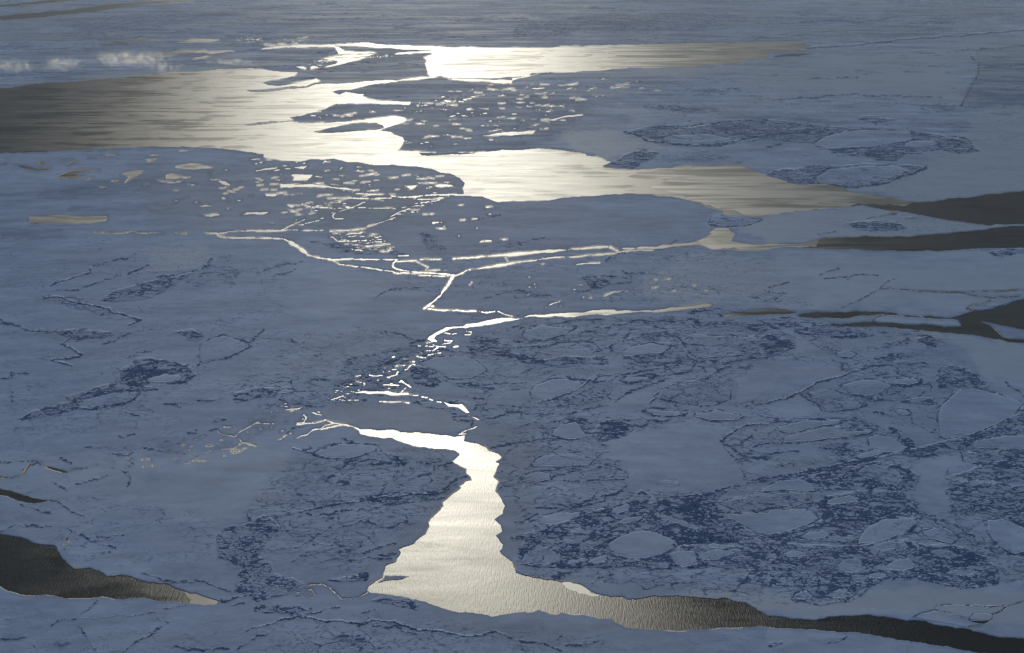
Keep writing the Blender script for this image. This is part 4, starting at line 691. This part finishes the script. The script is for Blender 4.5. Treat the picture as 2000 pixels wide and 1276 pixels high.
def ice_material():
    m, t = new_mat('sea_ice'); b = NB(t)
    wc = b.attr('spread', 'Vector'); rub = b.attr('broken'); tone = b.attr('tone'); crk = b.attr('cracks'); grey = b.attr('grey')
    nzn = b.n('ShaderNodeTexNoise'); b.l(wc, nzn.inputs['Vector']); nzn.inputs['Scale'].default_value = 1.3; nzn.inputs['Detail'].default_value = 4
    off = b.vmath('SCALE', b.vmath('SUBTRACT', nzn.outputs['Color'], (.5, .5, .5)), scale=0.55)
    wd = b.vmath('ADD', wc, off)
    # small blocks in rubble
    wdr = b.n('ShaderNodeMapping'); b.l(wd, wdr.inputs[0]); wdr.inputs['Rotation'].default_value = (0, 0, 0.35); wdr.inputs['Scale'].default_value = (0.9, 1.15, 1)
    vo = b.n('ShaderNodeTexVoronoi', feature='DISTANCE_TO_EDGE'); b.l(wdr.outputs[0], vo.inputs['Vector']); vo.inputs['Scale'].default_value = 6.4
    vc = b.n('ShaderNodeTexVoronoi', feature='F1'); b.l(wdr.outputs[0], vc.inputs['Vector']); vc.inputs['Scale'].default_value = 6.4
    sepc = b.n('ShaderNodeSeparateColor'); b.l(vc.outputs['Color'], sepc.inputs[0])
    rnd = sepc.outputs[0]
    n1 = b.noise(wc, 9.0, 4, .6)
    thr = b.m('ADD', b.m('MULTIPLY', rub, 0.15), b.m('MULTIPLY', b.m('SUBTRACT', n1, .5), 0.20))
    edge = b.ramp(b.m('SUBTRACT', vo.outputs['Distance'], thr), -0.05, 0.05, 1.0, 0.0)
    gate = b.ramp(rub, 0.03, 0.22)
    whole = b.ramp(b.m('SUBTRACT', b.m('MULTIPLY', rub, 0.54), rnd), -0.06, 0.06)         # blocks dark from refrozen slush and painted shade
    dark1 = b.m('MULTIPLY', b.m('MAXIMUM', edge, b.m('MULTIPLY', whole, .85)), gate)
    vb = b.n('ShaderNodeTexVoronoi', feature='DISTANCE_TO_EDGE'); b.l(wdr.outputs[0], vb.inputs['Vector']); vb.inputs['Scale'].default_value = 1.7
    vbc = b.n('ShaderNodeTexVoronoi', feature='F1'); b.l(wdr.outputs[0], vbc.inputs['Vector']); vbc.inputs['Scale'].default_value = 1.7
    sb = b.n('ShaderNodeSeparateColor'); b.l(vbc.outputs['Color'], sb.inputs[0])
    big = b.m('MULTIPLY', b.ramp(sb.outputs[1], .44, .46), b.ramp(b.m('ADD', vb.outputs['Distance'], b.m('MULTIPLY', b.m('SUBTRACT', n1, .5), .2)), .12, .17))
    dark1 = b.m('MULTIPLY', dark1, b.m('SUBTRACT', 1.0, b.m('MULTIPLY', big, .92)))
    solid = b.ramp(b.m('ADD', rub, b.m('MULTIPLY', b.m('SUBTRACT', b.noise(wc, 22.0, 3, .6), .5), .7)), 0.82, 0.95)
    dark1 = b.m('MAXIMUM', dark1, b.m('MULTIPLY', solid, .9))
    # long cracks across the pack
    vl = b.n('ShaderNodeTexVoronoi', feature='DISTANCE_TO_EDGE'); b.l(wd, vl.inputs['Vector']); vl.inputs['Scale'].default_value = 0.75
    wd2 = b.vmath('ADD', wd, (7.3, 2.1, 0))
    mp = b.n('ShaderNodeMapping'); b.l(wd2, mp.inputs[0]); mp.inputs['Rotation'].default_value = (0, 0, 0.5); mp.inputs['Scale'].default_value = (1.0, 2.0, 1)
    vm = b.n('ShaderNodeTexVoronoi', feature='DISTANCE_TO_EDGE'); b.l(mp.outputs[0], vm.inputs['Vector']); vm.inputs['Scale'].default_value = 1.6
    brk = b.noise(wc, 1.1, 3, .6); brk2 = b.noise(wc, 5.0, 3, .6)
    wdth = b.m('MULTIPLY', crk, b.ramp(brk2, .35, .7, 0.1, 1.0))
    c1 = b.m('MULTIPLY', b.ramp(b.m('SUBTRACT', vl.outputs['Distance'], b.m('MULTIPLY', wdth, .055)), -0.012, 0.012, 1.0, 0.0), b.ramp(brk, .42, .6))
    c2 = b.m('MULTIPLY', b.ramp(b.m('SUBTRACT', vm.outputs['Distance'], b.m('MULTIPLY', wdth, .075)), -0.02, 0.02, 1.0, 0.0), b.ramp(brk, .64, .46))
    lm = b.n('ShaderNodeMapping'); b.l(wd, lm.inputs[0]); lm.inputs['Rotation'].default_value = (0, 0, 0.3); lm.inputs['Scale'].default_value = (0.8, 1.5, 1)
    na = b.noise(lm.outputs[0], 0.95, 7, .62); nb_ = b.noise(b.vmath('ADD', lm.outputs[0], (31.0, 17.0, 0)), 1.9, 6, .6)
    w1 = b.m('MULTIPLY', crk, .011); w2 = b.m('MULTIPLY', crk, .012)
    l1 = b.ramp(b.m('SUBTRACT', b.m('ABSOLUTE', b.m('SUBTRACT', na, .5)), w1), -.006, .008, 1.0, 0.0)
    l2 = b.ramp(b.m('SUBTRACT', b.m('ABSOLUTE', b.m('SUBTRACT', nb_, .47)), w2), -.008, .010, 1.0, 0.0)
    gm = b.noise(b.vmath('ADD', wc, (3.0, 9.0, 0)), .8, 3, .6)
    fine = b.m('MAXIMUM', b.m('MULTIPLY', l1, b.ramp(brk2, .36, .6)), b.m('MULTIPLY', b.m('MULTIPLY', l2, b.ramp(gm, .44, .58)), b.ramp(n1, .38, .6)))
    speck = b.m('MULTIPLY', b.ramp(b.noise(wd, 13.0, 3, .6), .60, .70), b.ramp(gm, .48, .60))
    dark2 = b.m('MAXIMUM', b.m('MULTIPLY', b.m('MAXIMUM', c1, b.m('MULTIPLY', c2, .8)), b.ramp(crk, .05, .5)), b.m('MULTIPLY', b.m('MAXIMUM', fine, b.m('MULTIPLY', speck, .35)), b.ramp(crk, .02, .35)))
    dark = b.m('MAXIMUM', dark1, b.m('MULTIPLY', dark2, .9), clamp=True)
    # snow and bare ice
    tn = b.m('ADD', b.m('MULTIPLY', tone, 1.0), .63)
    tn = b.m('ADD', tn, b.m('MULTIPLY', b.m('SUBTRACT', b.noise(wc, 3.0, 9, .70), .5), .50))
    light = b.mix(b.ramp(tn, 0, 1, 0, 1, False), C_THIN, C_SNOW)
    light = b.mix(grey, light, C_GREY); fresh = b.attr('fresh'); light = b.mix(b.m('MULTIPLY', fresh, .75), light, (.10, .12, .14))
    drift = b.m('MULTIPLY', b.ramp(b.m('ABSOLUTE', b.m('SUBTRACT', b.m('SUBTRACT', vo.outputs['Distance'], thr), .07)), .0, .06, 1.0, 0.0), b.ramp(rub, .15, .45))
    light = b.mix(b.m('MULTIPLY', drift, .55), light, (.46, .60, .90))
    col = b.mix(dark, light, C_DARK)
    pr = b.n('ShaderNodeBsdfDiffuse'); b.l(col, pr.inputs['Color']); pr.inputs['Roughness'].default_value = 0.4
    gl = b.n('ShaderNodeBsdfAnisotropic', distribution='BECKMANN'); gl.inputs['Roughness'].default_value = 0.62; gl.inputs['Color'].default_value = (1, 1, 1, 1)
    ms = b.n('ShaderNodeMixShader'); b.l(b.m('MULTIPLY', b.m('SUBTRACT', 1.0, dark), b.m('ADD', ICE_SPEC, b.m('ADD', b.m('MULTIPLY', grey, .012), b.m('MULTIPLY', fresh, .05)))), ms.inputs[0]); b.l(pr.outputs[0], ms.inputs[1]); b.l(gl.outputs[0], ms.inputs[2])
    # relief: rubble blocks stand up, snow drifts roll
    geo = b.n('ShaderNodeNewGeometry')
    h1 = b.m('MULTIPLY', b.m('MULTIPLY', vo.outputs['Distance'], b.ramp(rub, .02, .3)), 8.0)
    h1 = b.m('ADD', h1, b.m('MULTIPLY', b.m('MULTIPLY', n1, rub), 5.0))
    h2 = b.m('MULTIPLY', b.noise(wc, 5.0, 7, .62), 2.2)
    hh = b.m('SUBTRACT', b.m('ADD', h1, h2), b.m('MULTIPLY', dark2, 1.0))
    bp = b.n('ShaderNodeBump'); bp.inputs['Strength'].default_value = 0.55; bp.inputs['Distance'].default_value = 1.0
    b.l(hh, bp.inputs['Height']); b.l(bp.outputs[0], pr.inputs['Normal'])
    out = b.n('ShaderNodeOutputMaterial'); b.l(ms.outputs[0], out.inputs[0])
    return m
C_SNOW = (0.455, 0.595, 0.86); C_THIN = (0.158, 0.242, 0.42); C_GREY = (0.39, 0.475, 0.57); C_DARK = (0.034, 0.092, 0.24); ICE_SPEC = 0.007  # C_DARK: refrozen slush colour, also the painted shade of ridges and rubble
W_ROUGH = 0.43
def water_material():
    m, t = new_mat('sea_water'); b = NB(t)
    geo = b.n('ShaderNodeNewGeometry'); pos = geo.outputs['Position']
    mp = b.n('ShaderNodeMapping'); b.l(pos, mp.inputs[0]); mp.inputs['Rotation'].default_value = (0, 0, R(-14)); mp.inputs['Scale'].default_value = (0.0011, 0.00042*2.4, 1)
    sep = b.n('ShaderNodeSeparateXYZ'); b.l(pos, sep.inputs[0]); Y = sep.outputs[1]
    s1 = b.noise(mp.outputs[0], 1.0, 6, .62, .6)
    mp2 = b.n('ShaderNodeMapping'); b.l(pos, mp2.inputs[0]); mp2.inputs['Rotation'].default_value = (0, 0, R(8)); mp2.inputs['Scale'].default_value = (0.0005, 0.004, 1)
    s2 = b.noise(mp2.outputs[0], 1.0, 5, .6, .4)
    grease = b.ramp(b.m('ADD', b.m('MULTIPLY', s1, .5), b.m('MULTIPLY', s2, .5)), .51, .57)   # grease-ice streaks damp the ripples
    df = b.n('ShaderNodeBsdfDiffuse'); b.l(b.mix(grease, (.003, .005, .007), (.012, .014, .014)), df.inputs['Color'])
    pr = b.n('ShaderNodeBsdfAnisotropic', distribution='BECKMANN'); pr.inputs['Color'].default_value = (.94, .97, 1, 1)
    b.l(b.m('SUBTRACT', b.ramp(Y, 7500, 16000, .415, .565), b.m('MULTIPLY', grease, .03)), pr.inputs['Roughness'])
    mps = b.n('ShaderNodeMapping'); b.l(pos, mps.inputs[0]); mps.inputs['Rotation'].default_value = (0, 0, R(20)); mps.inputs['Scale'].default_value = (0.0012, 0.0045, 1)
    slick = b.m('MULTIPLY', b.m('SUBTRACT', b.noise(mps.outputs[0], 1.0, 6, .6, 1.0), .5), .16)
    rg0 = pr.inputs['Roughness'].links[0].from_socket; b.l(b.m('ADD', rg0, slick), pr.inputs['Roughness'])
    fr = b.n('ShaderNodeFresnel'); fr.inputs['IOR'].default_value = 1.333; frc = b.m('MINIMUM', b.m('MULTIPLY', fr.outputs[0], .43), .09)
    mx = b.n('ShaderNodeMixShader'); b.l(b.m('MULTIPLY', frc, b.m('SUBTRACT', 1.0, b.m('MULTIPLY', grease, .38))), mx.inputs[0]); b.l(df.outputs[0], mx.inputs[1]); b.l(pr.outputs[0], mx.inputs[2])
    # wind ripples, crests across the wind
    mw = b.n('ShaderNodeMapping'); b.l(pos, mw.inputs[0]); mw.inputs['Rotation'].default_value = (0, 0, R(-14)); mw.inputs['Scale'].default_value = (0.16, 0.018, 1)
    r1 = b.noise(mw.outputs[0], 1.0, 3, .5, .3)
    r2 = b.noise(pos, 0.30, 2, .6)
    near = b.ramp(Y, 6000, 16000, 1.0, 0.0)
    bp = b.n('ShaderNodeBump'); bp.inputs['Distance'].default_value = 1.0
    b.l(b.m('MULTIPLY', near, .9), bp.inputs['Strength'])
    b.l(b.m('ADD', b.m('MULTIPLY', r1, 1.0), b.m('MULTIPLY', r2, .25)), bp.inputs['Height'])
    b.l(bp.outputs[0], pr.inputs['Normal'])
    out = b.n('ShaderNodeOutputMaterial'); b.l(mx.outputs[0], out.inputs[0])
    return m
M_ICE = ice_material(); M_WATER = water_material()

# ------------------------------------------------------------------ meshes
def mesh_from(name, verts, faces, attrs, mat):
    me = bpy.data.meshes.new(name)
    nv, nf = len(verts), len(faces)
    me.vertices.add(nv); me.vertices.foreach_set('co', verts.astype(np.float32).ravel())
    me.loops.add(nf*4); me.loops.foreach_set('vertex_index', faces.astype(np.int32).ravel())
    me.polygons.add(nf); me.polygons.foreach_set('loop_start', np.arange(0, nf*4, 4, dtype=np.int32))
    try: me.polygons.foreach_set('loop_total', np.full(nf, 4, np.int32))
    except Exception: pass
    me.polygons.foreach_set('use_smooth', np.ones(nf, bool))
    me.update(calc_edges=True)
    for k, a in attrs.items():
        if a.ndim == 1:
            at = me.attributes.new(k, 'FLOAT', 'POINT'); at.data.foreach_set('value', a.astype(np.float32))
        else:
            at = me.attributes.new(k, 'FLOAT_VECTOR', 'POINT'); at.data.foreach_set('vector', a.astype(np.float32).ravel())
    me.materials.append(mat)
    return me
FV = np.stack([WX.ravel(), WY.ravel(), zz.ravel()], 1)
for s in BARE:
    p = rough(P(s), 0.07)
    (jy, ix), sdv = poly_sdf(p, 10)
    CRK[jy, ix] *= 1 - 0.80*smooth(sdv + 4*nzA[jy, ix], -3, 6); RUB[jy, ix] *= 1 - 0.8*smooth(sdv, 2, 8)
CRK *= QUIET
SPREAD = np.stack([UX.ravel(), UY.ravel(), np.zeros(UX.size)], 1)
FA = {'spread': SPREAD, 'broken': RUB.ravel(), 'tone': TONE.ravel(), 'cracks': CRK.ravel(), 'grey': GREY.ravel(), 'fresh': FRESH.ravel()}
idx = np.arange(NX*NY).reshape(NY, NX)
a = idx[1:, :-1]; b_ = idx[1:, 1:]; c = idx[:-1, 1:]; d = idx[:-1, :-1]
faces = np.stack([a, b_, c, d], -1).reshape(-1, 4)
fl = LAB[1:, :-1].ravel()
wet_all = (WAT[1:, :-1] > 1.2) & (WAT[1:, 1:] > 1.2) & (WAT[:-1, 1:] > 1.2) & (WAT[:-1, :-1] > 1.2)
keep = ~wet_all.ravel()
faces = faces[keep]; fl = fl[keep]
order = np.argsort(fl, kind='stable'); faces = faces[order]; fl = fl[order]
bounds = np.searchsorted(fl, np.arange(len(objs_info)+2))
def submesh(name, fs, thick):
    u, inv = np.unique(fs.ravel(), return_inverse=True)
    f = inv.reshape(-1, 4); v = FV[u]
    at = {k: q[u] for k, q in FA.items()}
    if thick:
        e = np.concatenate([f[:, [0, 1]], f[:, [1, 2]], f[:, [2, 3]], f[:, [3, 0]]])
        key = np.sort(e, 1); kk = key[:, 0].astype(np.int64)*len(u)+key[:, 1]
        _, first, cnt = np.unique(kk, return_index=True, return_counts=True)
        be = e[first[cnt == 1]]
        bu, binv = np.unique(be.ravel(), return_inverse=True)
        low = v[bu].copy(); low[:, 2] -= thick
        n0 = len(v); q = binv.reshape(-1, 2)+n0
        sk = np.stack([be[:, 1], be[:, 0], q[:, 0], q[:, 1]], 1)
        v = np.concatenate([v, low]); f = np.concatenate([f, sk])
        at = {k: np.concatenate([x, x[bu]]) for k, x in at.items()}
    o = (v[:, :2].min(0)+v[:, :2].max(0))/2 if thick else np.zeros(2)
    v = v.copy(); v[:, :2] -= o
    me = mesh_from(name, v, f, at, M_ICE)
    ob = bpy.data.objects.new(name, me); SC.collection.objects.link(ob); ob.location = (o[0], o[1], 0)
    return ob
made = {}
sheet = submesh('sea_ice', faces[bounds[0]:bounds[1]], 0); sheet['kind'] = 'structure'
for i, (nm, lb, cat, grp) in enumerate(objs_info, 1):
    fs = faces[bounds[i]:bounds[i+1]]
    if len(fs) < 6:
        print('EMPTY', nm, lb); continue
    ob = submesh(nm, fs, 1.4); 
    if nm == 'floe_rim':
        par = made.get(lb)
        if par is None: bpy.data.objects.remove(ob)
        else: ob.parent = par; ob.location = ob.location - par.location
        continue
    if i < len(objs_info) and objs_info[i][0] == 'floe_rim':
        em = bpy.data.objects.new('ice_floe', None); SC.collection.objects.link(em); em.empty_display_size = 50
        em.location = ob.location.copy(); ob.name = 'ice_plate'; ob.parent = em; ob.location = (0, 0, 0); made[i] = em; ob = em
    ob['label'] = lb; ob['category'] = cat; ob['group'] = grp
    if nm == 'ice_rubble': ob['kind'] = 'stuff'
# water
wv = np.array([(x, y, 0.0) for y in (2000, 170000) for x in (-150000, 150000)], float)
wm = bpy.data.meshes.new('sea_water'); wm.from_pydata([tuple(v) for v in wv], [], [(0, 1, 3, 2)]); wm.materials.append(M_WATER)
wob = bpy.data.objects.new('sea_water', wm); SC.collection.objects.link(wob); wob['kind'] = 'structure'

# ------------------------------------------------------------------ thin new ice afloat in the leads
nm_, ntt = new_mat('new_ice'); b = NB(ntt)
pos = b.n('ShaderNodeNewGeometry').outputs['Position']
mpn = b.n('ShaderNodeMapping'); b.l(pos, mpn.inputs[0]); mpn.inputs['Rotation'].default_value = (0, 0, R(-12)); mpn.inputs['Scale'].default_value = (0.00045, 0.0020, 1)
st = b.noise(mpn.outputs[0], 1.0, 7, .62, 1.6)
bands = b.ramp(st, .40, .60)
dfn = b.n('ShaderNodeBsdfDiffuse'); b.l(b.mix(bands, (.17, .178, .17), (.34, .345, .33)), dfn.inputs['Color'])
gln = b.n('ShaderNodeBsdfAnisotropic', distribution='BECKMANN'); gln.inputs['Color'].default_value = (1, 1, 1, 1); gln.inputs['Roughness'].default_value = .56
mxn = b.n('ShaderNodeMixShader'); b.l(b.m('ADD', .04, b.m('MULTIPLY', bands, .045)), mxn.inputs[0]); b.l(dfn.outputs[0], mxn.inputs[1]); b.l(gln.outputs[0], mxn.inputs[2])
on = b.n('ShaderNodeOutputMaterial'); b.l(mxn.outputs[0], on.inputs[0])
from mathutils.geometry import tessellate_polygon
for s, lb in NEW_ICE:
    pts = [Vector((*ground(*q), 0)) for q in rough(P(s), 0.12)]
    c0 = sum(pts, Vector())/len(pts); n_ = len(pts)
    tris = tessellate_polygon([pts])
    vs = [(p.x-c0.x, p.y-c0.y, .32) for p in pts] + [(p.x-c0.x, p.y-c0.y, .02) for p in pts]
    def up(t):
        a_, b2, c_ = (pts[i] for i in t); return t if (b2-a_).cross(c_-a_).z > 0 else t[::-1]
    fs = [up(t) for t in tris] + [(i, (i+1) % n_, (i+1) % n_+n_, i+n_) for i in range(n_)]
    me = bpy.data.meshes.new('new_ice'); me.from_pydata(vs, [], fs); me.materials.append(nm_)
    o = bpy.data.objects.new('new_ice', me); SC.collection.objects.link(o); o.location = (c0.x, c0.y, 0)
    o['label'] = lb; o['category'] = 'new ice'; o['group'] = 'sheets of thin new ice in the leads'

# ------------------------------------------------------------------ air
hm, ht = new_mat('haze'); hb = NB(ht)
pv = hb.n('ShaderNodeVolumePrincipled'); pv.inputs['Color'].default_value = (.80, .88, 1, 1); pv.inputs['Density'].default_value = 4e-6; pv.inputs['Anisotropy'].default_value = 0.1
ho = hb.n('ShaderNodeOutputMaterial'); hb.l(pv.outputs[0], ho.inputs['Volume'])
x0, x1, y0, y1, z0, z1 = -190000, 190000, -30000, 190000, -7, ALT + 60
hme = bpy.data.meshes.new('haze')
hme.from_pydata([(x0, y0, z0), (x1, y0, z0), (x1, y1, z0), (x0, y1, z0), (x0, y0, z1), (x1, y0, z1), (x1, y1, z1), (x0, y1, z1)], [], [(0, 3, 2, 1), (4, 5, 6, 7), (0, 1, 5, 4), (1, 2, 6, 5), (2, 3, 7, 6), (3, 0, 4, 7)])
hme.materials.append(hm); hz = bpy.data.objects.new('haze', hme); SC.collection.objects.link(hz); hz['kind'] = 'stuff'

# ------------------------------------------------------------------ wisps of cloud low over the far ice
import bmesh
cm, ct = new_mat('cloud'); cb = NB(ct)
tc = cb.n('ShaderNodeTexCoord'); geo_c = cb.n('ShaderNodeNewGeometry')
lenv = cb.n('ShaderNodeVectorMath', operation='LENGTH'); cb.l(tc.outputs['Object'], lenv.inputs[0])
cn = cb.noise(geo_c.outputs['Position'], 0.0030, 9, .74, 1.8)
fall = cb.ramp(lenv.outputs['Value'], .15, 1.0, 0.0, 1.0)
dn = cb.m('MULTIPLY', cb.ramp(cb.m('SUBTRACT', cn, cb.m('MULTIPLY', fall, .30)), .44, .74), .0028)
cv = cb.n('ShaderNodeVolumePrincipled'); cv.inputs['Color'].default_value = (.96, .96, .93, 1); cv.inputs['Anisotropy'].default_value = 0.45; cb.l(dn, cv.inputs['Density'])
co = cb.n('ShaderNodeOutputMaterial'); cb.l(cv.outputs[0], co.inputs['Volume'])
for px_, py_, wpx, hpx, lb in [
    (255, 152, 230, 62, "widest pale wisp of cloud over the top shore of the left lead"),
    (128, 154, 120, 50, "small round puff of cloud, second from the left edge"),
    (30, 156, 120, 46, "faint flat wisp of cloud nearest the left edge"),
    (325, 156, 110, 42, "thin trailing wisp of cloud at the right end of the widest one"),
    (460, 134, 150, 26, "faint flat cloud wisp above the bright corner of the western lead")]:
    gx, gy = ground(px_, py_+8); dd = math.hypot(gx, gy); k = dd/F
    bm = bmesh.new(); bmesh.ops.create_icosphere(bm, subdivisions=3, radius=1.0)
    for v in bm.verts: v.co *= 1 + 0.10*math.sin(5*v.co.x+px_) * math.cos(4*v.co.y)
    me = bpy.data.meshes.new('cloud'); bm.to_mesh(me); bm.free(); me.materials.append(cm)
    o = bpy.data.objects.new('cloud', me); SC.collection.objects.link(o)
    o.scale = (wpx*k*.80, wpx*k*.5, hpx*k*.62); o.location = (gx, gy, hpx*k*.62 + 40)
    o['label'] = lb; o['category'] = 'cloud'; o['group'] = 'wisps of low cloud'; o['kind'] = 'thing'

print('built')
